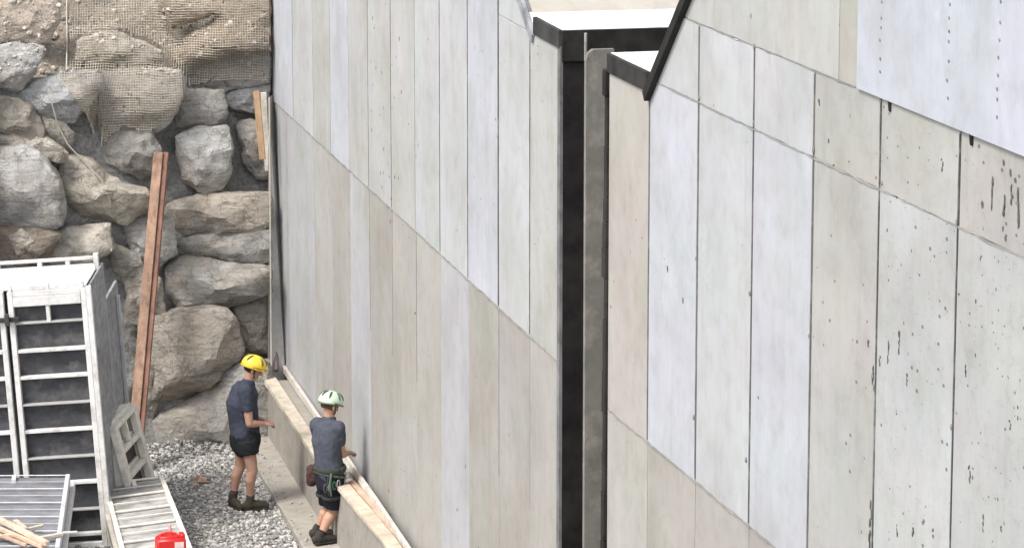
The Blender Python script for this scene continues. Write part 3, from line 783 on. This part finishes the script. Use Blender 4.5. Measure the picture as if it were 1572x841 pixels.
box_obj('sheet', (-.02, .012, .0, 1.2, 0, HT - .42), MPLY, b2, (.33, .345, .37)); box_obj('batten', (.014, .05, .95, 1.05, 0, HT - .55), MWHITE, b2, (.46, .48, .50))

# short cream frames leaning on the side of the form box
def leaning_frame(px0, py0, px1, py1, Y0, label, full=True):
    a = U(px0, py0, Y0)                               # near top corner
    Y1 = Y0 + 1.06; b = U(px1, py1, Y1); b.z = a.z
    x = (b - a).normalized(); wd = (b - a).length
    lean_ = R(13.5); side_ = Vector((x.y, -x.x, 0))   # to the right
    down = (Vector((0, 0, -1)) * math.cos(lean_) + side_ * math.sin(lean_)).normalized()
    ht = a.z / math.cos(lean_) - .01; base = a + down * ht
    nrm = x.cross(-down).normalized()                 # x cross z = -y
    y = -nrm
    M = Matrix((x, y, -down)).transposed()
    r = thing('leaning_formwork', base, M.to_euler(), label, 'formwork', 'short cream frames leaning on the form box')
    st = .075 if full else .12
    for xx in (0, wd - .13): box_obj('stile', (xx, xx + .13, 0, st, 0, ht - .05), MWHITE, r, CREAM)
    box_obj('rail', (-.01, wd + .01, -.004, st + .01, ht - .048, ht), MWHITE, r, CREAM)
    if not full: box_obj('plywood_sheet', (.135, wd - .135, .04, .06, .02, ht - .06), MPLY, r, (.07, .07, .068))  # sheet added in near-black, stands in for the shade behind the open frames
    for k in range(1, 4):
        z = ht - .05 - .285 * k
        if z > .05: box_obj('rung', (.132, wd - .132, .008, .068, z, z + .055), MWHITE, r, CREAM)
    box_obj('stiffener', (wd * .5 - .03, wd * .5 + .03, .012, .066, ht - .05 - .228, ht - .05), MWHITE, r, CREAM)
    return r
leaning_frame(177, 655, 209, 618, 37.0, 'small cream formwork frame with rungs leaning on the form box, the outer of two')
leaning_frame(166, 652, 199, 614, 37.05, 'small cream formwork frame tucked behind the outer leaning frame', False)

# ------------------------------------------------------------------ lying formwork panels
def lying(far_l, far_r, near_l, near_r, z, name, label, ply, frame, pitch, group, drop=.13, rail=.05, rw_=.03, rh=.018):
    A, B, D, E_ = UZ(*far_l, z[0]), UZ(*far_r, z[1]), UZ(*near_l, z[2]), UZ(*near_r, z[3])
    r = thing(name, A, label=label, cat='formwork', group=group)
    o = A.copy(); A -= o; B -= o; D -= o; E_ -= o
    up = (B - A).cross(D - A).normalized(); up = up if up.z > 0 else -up
    def bar(nm, p, q, wd, ht, col, lift=0):
        b = bmesh.new(); beam(b, p + up * (lift - ht/2), q + up * (lift - ht/2), wd, ht, up=up); return bm_obj(nm, b, MWHITE, r, col)
    bm = bmesh.new(); q = [A, B, E_, D]; t = [bm.verts.new(p - up * .034) for p in q]; u = [bm.verts.new(p - up * .056) for p in q]
    for k in range(4): bm.faces.new((t[k], t[(k+1) % 4], u[(k+1) % 4], u[k]))
    bm.faces.new(t); bm.faces.new(u[::-1]); bm_obj('plywood_sheet', bm, MPLY, r, ply)
    bar('side_rail', A, D, rail, drop, frame); bar('side_rail', B, E_, rail, drop, frame)
    L = (D - A).length; k = 0; s = rail / 2
    dirl = (B - A).normalized() * (rail / 2 + .002)
    while s < L:
        f = s / L; p = A.lerp(D, f) + dirl; q = B.lerp(E_, f) - dirl
        bar('rib', p, q, rw_ if k % 2 == 0 else rw_ * .55, rh if k % 2 == 0 else rh * .6, frame if k % 2 == 0 else tuple(c * .88 for c in frame), -.003)
        s += pitch; k += 1
    mid = A.lerp(B, .5); bar('stiffener', mid + (D - A).normalized() * .028, mid + (D - A).normalized() * (pitch - .03), .045, .05, frame, .004)
    return r
GL = 'formwork panels lying in stacks'
lying((-60, 728), (104, 727), (-78, 838), (88, 838), (1.0,)*4, 'lying_formwork', 'grey ribbed formwork panel lying under the loose timber pieces', (.25, .255, .275), (.60, .61, .64), .27, GL, .11, rail=.045, rw_=.02, rh=.010)
lying((-60, 737), (112, 736), (-78, 846), (97, 846), (.86,)*4, 'lying_formwork', 'grey ribbed formwork panel lowest in the stack beneath the loose timber', (.22, .225, .24), (.60, .60, .61), .27, GL, .11, rail=.045, rw_=.02, rh=.010)
lying((161, 740), (247, 729), (198, 880), (302, 866), (.50, .56, .50, .56), 'lying_formwork', 'cream ribbed formwork panel lying tilted under the red can', (.44, .435, .41), (.80, .77, .69), .30, GL, .12)
lying((155, 752), (243, 741), (192, 892), (298, 878), (.36, .42, .36, .42), 'lying_formwork', 'cream formwork panel lying beneath the one that carries the red can', (.45, .43, .39), (.60, .57, .50), .30, GL, .12)
for (px, py, lb) in ((205, 800, 'timber bearer under the far half of the cream formwork stack'), (228, 860, 'timber bearer under the near half of the cream formwork stack')):
    p = UZ(px, py, .25); tag(box_obj('timber_bearer', (p.x - .30, p.x + .30, p.y - .05, p.y + .05, .002, .235), MWOOD, None, (.45, .38, .28)), lb, 'bearer')
for px in (-40, 60):
    p = UZ(px, 790, .4); bm = bmesh.new(); box(bm, p.x - .08, p.x + .08, p.y - 1.2, p.y + 1.2, .002, .745, bev=.006)
    tag(bm_obj('timber_bearer', bm, MWOOD, None, (.40, .35, .28)), 'tall timber bearer under the %s edge of the grey ribbed formwork stack' % ('left' if px < 0 else 'right'), 'bearer')

# loose timber pieces on the grey panel
sticks = [((-12, 791), (73, 834), .05, .045, 1.085, (.68, .53, .41), 'longest pale timber batten lying slantwise on the grey panel'),
 ((-12, 806), (66, 839), .035, .04, 1.04, (.62, .46, .34), 'second slanting batten just below the longest pale one'),
 ((-12, 816), (40, 836), .03, .03, 1.03, (.58, .40, .29), 'darker reddish batten lowest among the slanting battens'),
 ((-12, 824), (32, 820), .05, .03, 1.025, (.70, .58, .46), 'pale flat offcut lying level at the left under the slanting battens'),
 ((24, 799), (40, 812), .05, .03, 1.03, (.60, .50, .40), 'short broken offcut behind the longest batten'),
 ((36, 813), (66, 806), .03, .025, 1.025, (.60, .54, .44), 'short greyish offcut sticking out right of the longest batten'),
 ((52, 827), (96, 819), .045, .03, 1.025, (.64, .56, .48), 'grey weathered offcut at the near right corner of the panel'),
 ((96, 817), (119, 816), .03, .02, 1.03, (.70, .69, .66), 'pale thin slat jutting out past the right rail of the grey panel')]
for a, b, wd, ht, z, col, lb in sticks:
    bm = bmesh.new(); pa, pb = UZ(*a, z + .0), UZ(*b, z + .0); beam(bm, pa, pb, wd, ht)
    tag(bm_obj('timber_batten', bm, MWOOD, None, col), lb, 'batten', 'loose timber on the grey formwork')

# red can
rp = UZ(262, 846, .60)
can = thing('red_can', rp, (0, 0, R(12)), 'bright red plastic can with a handle on the cream formwork', 'can')
RED = (.62, .02, .02)
bm = bmesh.new(); box(bm, -.145, .145, -.10, .10, 0, .15, bev=.02); box(bm, -.115, .08, -.07, .07, .14, .17, bev=.01); box(bm, .09, .14, -.06, .06, .14, .185, bev=.01)
bm_obj('body', bm, MPLAS, can, RED, smooth=40)
bm = bmesh.new(); tube(bm, [(-.10, 0, .15), (-.095, 0, .185), (-.05, 0, .195), (.0, 0, .195), (.045, 0, .185), (.05, 0, .15)], [.013] * 6, 8); bm_obj('handle', bm, MPLAS, can, (.66, .05, .04), smooth=60)
bm = bmesh.new(); tube(bm, [(.01, .05, .15), (.0, .05, .255)], [.024, .012], 10); bm_obj('spout', bm, MPLAS, can, (.75, .42, .42), smooth=60)
box_obj('sticker', (.03, .12, -.104, -.0985, .06, .12), MPLAS, can, (.75, .6, .58), bev=0)

# small litter on the gravel
bm = bmesh.new()
for k in range(9):
    p = UZ(312 + rw.gauss(0, 7), 735 + rw.gauss(0, 3), .05); a = rw.uniform(0, 3.1); d = Vector((math.cos(a), math.sin(a), rw.uniform(-.2, .2))) * .06; beam(bm, p - d, p + d, .03, .012, bev=.002)
tag(bm_obj('wood_chips', bm, MWOOD, None, (.50, .33, .22)), 'few orange wood chips on the gravel before the lowest boulder', 'wood chips')
bm = bmesh.new(); tube(bm, [U(423, 538, 41.5), U(424, 545, 41.5), U(424, 566, 41.4)], [.012, .024, .032], 8)
tag(bm_obj('dark_bag', bm, MFAB, None, (.20, .16, .17), smooth=180), 'small dark pouch hanging at the far end of the wall by the yellow helmet', 'bag')

# ------------------------------------------------------------------ net over the slope
def net_low(px):
    pl = [(92, 130), (104, 176), (120, 206), (140, 224), (165, 226), (182, 214), (198, 196), (215, 205), (240, 197), (268, 176), (290, 134), (340, 124), (414, 126)]
    for (a, b), (c, d) in zip(pl, pl[1:]):
        if a <= px <= c: return b + (d - b) * (px - a) / (c - a)
    return pl[0][1] if px < 92 else 116
cols_ = np.arange(92, 414.5, 3.9); rows_ = np.arange(-26, 272, 3.9)
Y = np.full((len(cols_), len(rows_)), np.nan)
for i, px in enumerate(cols_):
    for j, py in enumerate(rows_):
        h = hit(px, py)
        if h: Y[i, j] = h.y
ymed = np.nanmedian(Y); Y = np.where(np.isnan(Y), ymed, Y)
Z = Y.copy()
for _ in range(10):                                       # let the net bridge the hollows
    A = np.pad(Z, 1, mode='edge'); avg = (A[:-2, 1:-1] + A[2:, 1:-1] + A[1:-1, :-2] + A[1:-1, 2:]) / 4
    Z = np.minimum(Y - .02, avg)
bm = bmesh.new(); NV = {}
for i, px in enumerate(cols_):
    for j, py in enumerate(rows_):
        wx = 2.6 * noise.noise(Vector((px * .02, py * .02, 1))) + .9 * noise.noise(Vector((px * .11, py * .11, 3)))
        wy = 3.2 * noise.noise(Vector((px * .022, py * .022, 7))) + .9 * noise.noise(Vector((px * .12, py * .12, 9)))
        if py > 118 and px < 205: wx += -(px - 152) * min(.82, (py - 118) / 112) * min(1, max(0, (205 - px) / 30))
        if py + 4 * noise.noise(Vector((px * .2, 0, 0))) > net_low(px): continue
        if px < 104 and py < 100: continue
        NV[i, j] = U(px + wx, py + wy, Z[i, j] - .01)
def strand(a, b, r=.0043):
    d = (b - a).normalized(); u = d.cross(Vector((0, 1, 0))).normalized(); v = d.cross(u)
    k = [u * r, (-u * .5 + v * .87) * r, (-u * .5 - v * .87) * r]
    A = [bm.verts.new(a + q) for q in k]; B = [bm.verts.new(b + q) for q in k]
    for m in range(3): bm.faces.new((A[m], A[(m+1) % 3], B[(m+1) % 3], B[m]))
rn = random.Random(4)
for (i, j), p in NV.items():
    if (i + 1, j) in NV and rn.random() > .04 and (NV[i+1, j] - p).length < .14: strand(p, NV[i+1, j])
    if (i, j + 1) in NV and rn.random() > .03 and (NV[i, j+1] - p).length < .16: strand(p, NV[i, j+1])
tag(bm_obj('debris_net', bm, MNET), 'tan mesh net draped over the earth slope and upper boulders', 'net')
def rope(pp, r, col, label, off=-.04):
    q = []
    for px, py in pp:
        h = hit(px, py); Yh = h.y if h else 42; q.append(U(px, py, Yh + off))
    b = bmesh.new(); tube(b, q, [r] * len(q), 6); tag(bm_obj('rope', b, MFAB, None, col, smooth=180), label, 'rope', 'ropes over the boulders')
rope([(103, -20), (102, 20), (103, 60), (102, 108)], .009, (.50, .48, .42), 'straight pale rope hanging down the earth slope left of the net')
rope([(80, 160), (88, 190), (104, 222), (128, 248), (155, 275), (170, 310), (171, 350), (171, 385)], .010, (.42, .40, .35), 'grey rope hanging from the net tail down the boulders')
rope([(153, 110), (152, 140), (149, 170), (150, 205)], .012, (.20, .19, .175), 'short dark gathering rope on the net above its hanging tail')

# ------------------------------------------------------------------ people
def remesh(bm, name, vox, smooth=4, fold=0.0, fs=9.0):
    me = bpy.data.meshes.new(name + '_raw'); bmesh.ops.recalc_face_normals(bm, faces=bm.faces); bm.to_mesh(me); bm.free()
    o = bpy.data.objects.new(name + '_raw', me); C.objects.link(o)
    rm = o.modifiers.new('r', 'REMESH'); rm.mode = 'VOXEL'; rm.voxel_size = vox
    sm = o.modifiers.new('s', 'SMOOTH'); sm.factor = .5; sm.iterations = smooth
    dg = bpy.context.evaluated_depsgraph_get(); ev = o.evaluated_get(dg)
    out = bpy.data.meshes.new_from_object(ev); out.name = name
    C.objects.unlink(o); bpy.data.objects.remove(o); bpy.data.meshes.remove(me)
    if fold:
        for v in out.vertices:
            n = noise.noise(Vector((v.co.x * fs, v.co.y * fs, v.co.z * fs * .55))); n2 = noise.noise(v.co * fs * 2.7)
            v.co += v.normal * (fold * n + fold * .4 * n2)
    for p in out.polygons: p.use_smooth = True
    return out
def hand(bm, wrist, d, pn, side):
    """palm, four curled fingers of unequal length, thumb from the side of the palm"""
    d = d.normalized(); pn = (pn - d * pn.dot(d)).normalized(); w_ = d.cross(pn).normalized() * side
    M = Matrix((w_, d, pn)).transposed()
    ellipsoid(bm, wrist + d * .048, (.041, .055, .017), M)
    for k, (o, L) in enumerate(((.030, .068), (.010, .078), (-.011, .072), (-.030, .056))):
        b = wrist + d * .088 + w_ * o
        m = b + d * L * .5 + pn * .006; m2 = m + d * L * .25 + pn * L * .28; t = m2 + d * L * .02 + pn * L * .32
        tube(bm, [b - d * .02, b, m, m2, t], [.010, .0095, .009, .0085, .0075], 8)
    tb = wrist + d * .03 + w_ * .036
    tube(bm, [tb, tb + d * .03 + w_ * .022 + pn * .01, tb + d * .058 + w_ * .022 + pn * .026], [.012, .0105, .0085], 8)
def person(label, root, J, Fw, face_dir, skin, shirt, shorts, boot, sock, helmet_cols, hairc, hem=.5, dep=1.0, extra=None):
    """J: joints in world coordinates"""
    r = thing('person', root, label=label, cat='person')
    up = Vector((0, 0, 1)); Fw = Fw.normalized(); Rt = Vector((Fw.y, -Fw.x, 0))
    j = {k: v - root for k, v in J.items() if isinstance(v, Vector)}; j.update({k: v - root.z for k, v in J.items() if not isinstance(v, Vector)})
    pel, che, nck, hd = j['pelvis'], j['chest'], j['neck'], j['head']
    bmB = bmesh.new()
    wst = pel.lerp(che, .45)
    tube(bmB, [pel - up * .08, pel, wst, che, che.lerp(nck, .55), nck - up * .03], [(.15, .105), (.16, .11), (.135, .10), (.165, .115), (.16, .105), (.07, .07)], 16, up=Rt)
    fd = face_dir.normalized(); fu = (up - fd * up.dot(fd)).normalized(); fr_ = fd.cross(fu)
    HM = Matrix((fr_, fd, fu)).transposed()
    tube(bmB, [nck - up * .05, nck.lerp(hd, .45) - fd * .012, hd - fd * .015], [.062, .056, .055], 12)
    def hp(x, y, z): return hd + fr_ * x + fd * y + fu * z
    ellipsoid(bmB, hp(0, -.012, .03), (.076, .096, .092), HM, 18); ellipsoid(bmB, hp(0, .022, -.045), (.056, .066, .070), HM, 16)
    ellipsoid(bmB, hp(0, .062, -.085), (.028, .026, .022), HM)
    tube(bmB, [hp(0, .082, .012), hp(0, .104, -.028)], [.010, .017], 8); tube(bmB, [hp(-.026, .076, .02), hp(.026, .076, .02)], [.016, .016], 8)
    tube(bmB, [hp(-.022, .076, -.058), hp(.022, .076, -.058)], [.010, .010], 8)
    for sx in (-1, 1): ellipsoid(bmB, hp(sx * .078, -.01, -.012), (.010, .020, .032), HM, 10)
    for s in ('r', 'l'):
        sg = 1 if s == 'r' else -1
        sh, el, wr, hi, kn, an = (j[s + k] for k in ('sh', 'el', 'wr', 'hip', 'knee', 'ank'))
        tube(bmB, [che.lerp(nck, .6), sh], [.075, .062], 12)
        tube(bmB, [sh, sh.lerp(el, .35), el, ], [.060, .054, .043], 12)
        tube(bmB, [el, el.lerp(wr, .3), wr], [.043, .044, .027], 12)
        hdv = (wr - el).normalized(); hand(bmB, wr, hdv, Vector((0, 0, -1)) - Rt * sg * .35, sg)
        tube(bmB, [hi + up * .02, hi.lerp(kn, .35), kn], [(.088, .092), (.082, .086), .056], 14)
        back = -Fw
        tube(bmB, [kn, kn.lerp(an, .32) + back * .022, kn.lerp(an, .7) + back * .006, an], [.056, .060, .042, .036], 14)
    body = link('body', remesh(bmB, 'body', .0065, 4), MSKIN, r, skin)
    # face details
    for sx in (-1, 1):
        b = bmesh.new(); ellipsoid(b, hp(sx * .031, .079, .0), (.012, .008, .008), HM, 10); bm_obj('eye', b, MPLAS, r, (.12, .10, .09), smooth=180)
    b = bmesh.new(); ellipsoid(b, hp(0, -.022, .018), (.080, .094, .090), HM, 18)
    for v in list(b.verts):
        lv = HM.transposed() @ (v.co - hd)
        if lv.z < -.055 or (lv.y > .045 and lv.z < .05): b.verts.remove(v)
    for v in b.verts: v.co += v.co.normalized() * 0 + Vector((noise.noise(v.co * 60), noise.noise(v.co * 55), noise.noise(v.co * 50))) * .004
    bm_obj('hair', b, MFAB, r, hairc, smooth=180)
    # shirt
    b = bmesh.new()
    tube(b, [pel + up * .0, pel + up * .05, wst, che, che.lerp(nck, .6), nck - up * .025], [(.178, .138 * dep), (.178, .140 * dep), (.166, .138 * dep), (.188, .146 * dep), (.174, .124 * dep), (.080, .080)], 18, up=Rt)
    for s in ('r', 'l'):
        sh, el = j[s + 'sh'], j[s + 'el']; en = sh.lerp(el, .62)
        tube(b, [che.lerp(nck, .62), sh], [.088, .078], 14); tube(b, [sh, sh.lerp(en, .5), en], [.078, .073, .066], 14, cap=False)
    link('shirt', remesh(b, 'shirt', .011, 4, .015, 8.0), MFAB, r, shirt)
    b = bmesh.new()
    tube(b, [nck - up * .012 - fd * .004, nck + up * .008], [.068, .066], 14, cap=False); bm_obj('collar', b, MFAB, r, tuple(c * .7 for c in shirt), smooth=180)
    # shorts
    b = bmesh.new()
    tube(b, [pel + up * .06, pel, pel - up * .09], [(.172, .128 * dep), (.190, .142 * dep), (.178, .138 * dep)], 16, up=Rt)
    for s in ('r', 'l'):
        hi, kn = j[s + 'hip'], j[s + 'knee']; en = hi.lerp(kn, hem)
        tube(b, [hi + up * .03, hi.lerp(en, .5), en], [(.120, .122), (.117, .120), (.110, .114)], 16, cap=False)
    link('shorts', remesh(b, 'shorts', .011, 4, .014, 10.0), MFAB, r, shorts)
    # boots
    for s in ('r', 'l'):
        an, toe = j[s + 'ank'], j[s + 'toe']
        d = Vector((toe.x - an.x, toe.y - an.y, 0)).normalized(); z0 = j[s + 'gz']
        heel = Vector((an.x, an.y, 0)) - d * .065; g = lambda q, z: heel + d * q + up * (z0 + z)
        b = bmesh.new()
        tube(b, [g(.015, .055), g(.09, .062), g(.17, .050), g(.245, .040)], [(.046, .042), (.052, .048), (.050, .044), (.036, .034)], 14, up=up)
        tube(b, [g(.055, .05), an + up * .015], [.052, .050], 14)
        link('boot', remesh(b, 'boot', .008, 3, .003, 20), MFAB, r, boot)
        b = bmesh.new(); tube(b, [g(.005, .014), g(.09, .014), g(.18, .014), g(.262, .014)], [(.014, .044), (.014, .046), (.014, .052), (.013, .036)], 14, up=up); bm_obj('sole', b, MFAB, r, (.05, .045, .04), smooth=60)
        kn = j[s + 'knee']; b = bmesh.new(); sk = an.lerp(kn, .2); tube(b, [an, sk], [.043, .045], 14, cap=False); bm_obj('sock', b, MFAB, r, sock, smooth=180)
    # helmet: shell with a brim edge, dark vents and chin strap
    b = bmesh.new(); ellipsoid(b, hp(0, -.008, .035), (.108, .134, .112), HM, 28)
    for v in list(b.verts):
        lv = HM.transposed() @ (v.co - hp(0, -.008, .035))
        if lv.z < -.012 - .018 * (lv.y < 0): b.verts.remove(v)
    hel = bm_obj('helmet', b, MPLAS, r, helmet_cols[0], smooth=180)
    so = hel.modifiers.new('thickness', 'SOLIDIFY'); so.thickness = .008; so.offset = 1
    b = bmesh.new(); ring = []
    for k in range(29):
        a = 2 * math.pi * k / 28; ring.append(hp(.109 * math.cos(a), -.008 + .136 * math.sin(a) + (.018 if math.sin(a) > .6 else 0), .022 + (0 if math.sin(a) > 0 else .016 * math.sin(a))))
    tube(b, ring, [.008] * 29, 6, cap=False); bm_obj('helmet_rim', b, MPLAS, hel, helmet_cols[1], smooth=180)
    for a0 in helmet_cols[2]:
        b = bmesh.new(); q = []
        for k in range(6):
            ph = R(22 + k * 8.5); a = R(a0)
            q.append(hp(.117 * math.cos(ph) * math.cos(a), -.008 + .143 * math.cos(ph) * math.sin(a), .035 + .119 * math.sin(ph)))
        tube(b, q, [.007, .011, .012, .012, .010, .005], 8); bm_obj('vent', b, MPLAS, hel, helmet_cols[3], smooth=180)
    b = bmesh.new(); tube(b, [hp(-.09, .0, .01), hp(-.066, .03, -.07), hp(0, .05, -.112), hp(.066, .03, -.07), hp(.09, .0, .01)], [.006] * 5, 6); bm_obj('chin_strap', b, MFAB, r, (.03, .03, .03), smooth=180)
    if extra: extra(r, j, Fw, Rt)
    return r

Y1 = 37.84
def W1(px, py, dy=0.0): return U(px, py, Y1 + dy)
J1 = dict(pelvis=W1(376, 668), chest=W1(371, 618), neck=W1(381, 585), head=W1(389, 566),
 rsh=W1(377, 600, -.17), lsh=W1(369, 594, .17), rel=W1(383, 650, -.20), lel=W1(384, 640, .16), rwr=W1(404, 650, -.10), lwr=W1(404, 645, .10),
 rhip=W1(379, 680, -.09), lhip=W1(372, 676, .09), rknee=W1(388, 722, -.11), lknee=W1(369, 716, .08), rank=W1(384, 768, -.06), lank=W1(358, 761, .07),
 rtoe=W1(415, 772, -.0), ltoe=W1(370, 768, -.10), rgz=0.02, lgz=0.02)
root1 = Vector((J1['rank'].x, Y1, 0))
person('worker in a yellow helmet, dark blue shirt and short black shorts standing on the gravel', root1, J1, Vector((.93, .36, 0)), Vector((.90, .12, -.38)),
       (.44, .26, .19), (.055, .062, .088), (.022, .024, .027), (.065, .055, .042), (.06, .05, .05), ((.85, .62, .06), (.70, .48, .04), (35, 90, 145, 200, 250, 310), (.09, .07, .02)), (.05, .035, .03), hem=.42, dep=1.18)
Y2 = 36.14
def W2(px, py, dy=0.0): return U(px, py, Y2 + dy)
J2 = dict(pelvis=W2(506, 728), chest=W2(502, 676), neck=W2(506, 642), head=W2(507, 622),
 rsh=W2(519, 656, -.11), lsh=W2(487, 652, .13), rel=W2(524, 697, .02), lel=W2(496, 697, .22), rwr=W2(535, 695, .17), lwr=W2(512, 694, .40),
 rhip=W2(512, 742, -.06), lhip=W2(501, 739, .07), rknee=W2(513, 784, .06), lknee=W2(507, 777, .20), rank=W2(491, 822, -.04), lank=W2(487, 812, .20),
 rtoe=W2(520, 826, .06), ltoe=W2(514, 818, .24), rgz=.10, lgz=.10)
root2 = Vector((J2['rank'].x, Y2, .09))
def harness(r, j, Fw, Rt):
    up = Vector((0, 0, 1)); pel = j['pelvis']
    def ring(c, a, b_, rr, col, nm, tilt=0):
        q = [c + Rt * a * math.cos(t) + Fw * b_ * math.sin(t) + up * tilt * math.sin(t) for t in [2 * math.pi * k / 26 for k in range(27)]]
        b = bmesh.new(); tube(b, q, [(rr, rr * .5)] * 27, 8, cap=False, up=up); return bm_obj(nm, b, MFAB, r, col, smooth=180)
    ring(pel + up * .075, .190, .142, .034, (.05, .055, .05), 'belt', .01)
    ring(pel + up * .01, .194, .146, .014, (.08, .11, .08), 'belt', -.03)
    for s in ('r', 'l'):
        hi, kn = j[s + 'hip'], j[s + 'knee']; c = hi.lerp(kn, .42); ring(c, .118, .122, .022, (.045, .05, .05), 'leg_loop', .02)
    lp = pel - Rt * .22 - Fw * .05
    b = bmesh.new(); ellipsoid(b, lp - up * .04, (.075, .075, .11)); ellipsoid(b, lp - up * .11 - Rt * .03, (.06, .055, .07)); ellipsoid(b, lp - Rt * .04 + up * .01, (.05, .05, .06))
    link('pouch', remesh(b, 'pouch', .01, 3, .014, 16), MFAB, r, (.075, .04, .04))
    for k in range(4):
        c = pel + Rt * (.19 - .03 * k) - Fw * (.03 + .035 * k) + up * (-.01 - .015 * k)
        b = bmesh.new(); q = [c + up * (.045 * math.cos(t) - .05) + Fw * .018 * math.sin(t) + Rt * .01 for t in [2 * math.pi * m / 12 for m in range(13)]]
        tube(b, q, [.006] * 13, 6, cap=False); bm_obj('carabiner', b, MSTEEL, r, ((.40, .42, .44), (.10, .22, .14), (.45, .45, .46), (.12, .12, .12))[k], smooth=180)
    for k, (o, col) in enumerate(((.17, (.10, .16, .12)), (.13, (.05, .05, .05)))):
        c = pel + Rt * o - Fw * .10; b = bmesh.new(); tube(b, [c + up * .05, c - up * .06 - Fw * .02, c - up * .18], [.012, .014, .010], 8); bm_obj('strap', b, MFAB, r, col, smooth=180)
person('worker in a pale green helmet, grey shirt and tool harness leaning towards the wall', root2, J2, Vector((.78, .62, 0)), Vector((.70, .62, -.32)),
       (.49, .29, .20), (.075, .084, .108), (.020, .021, .030), (.055, .05, .045), (.03, .03, .035), ((.60, .78, .58), (.10, .13, .10), (10, 55, 130, 170, 225, 270, 315), (.05, .07, .05)), (.10, .06, .04), hem=.80, extra=harness)
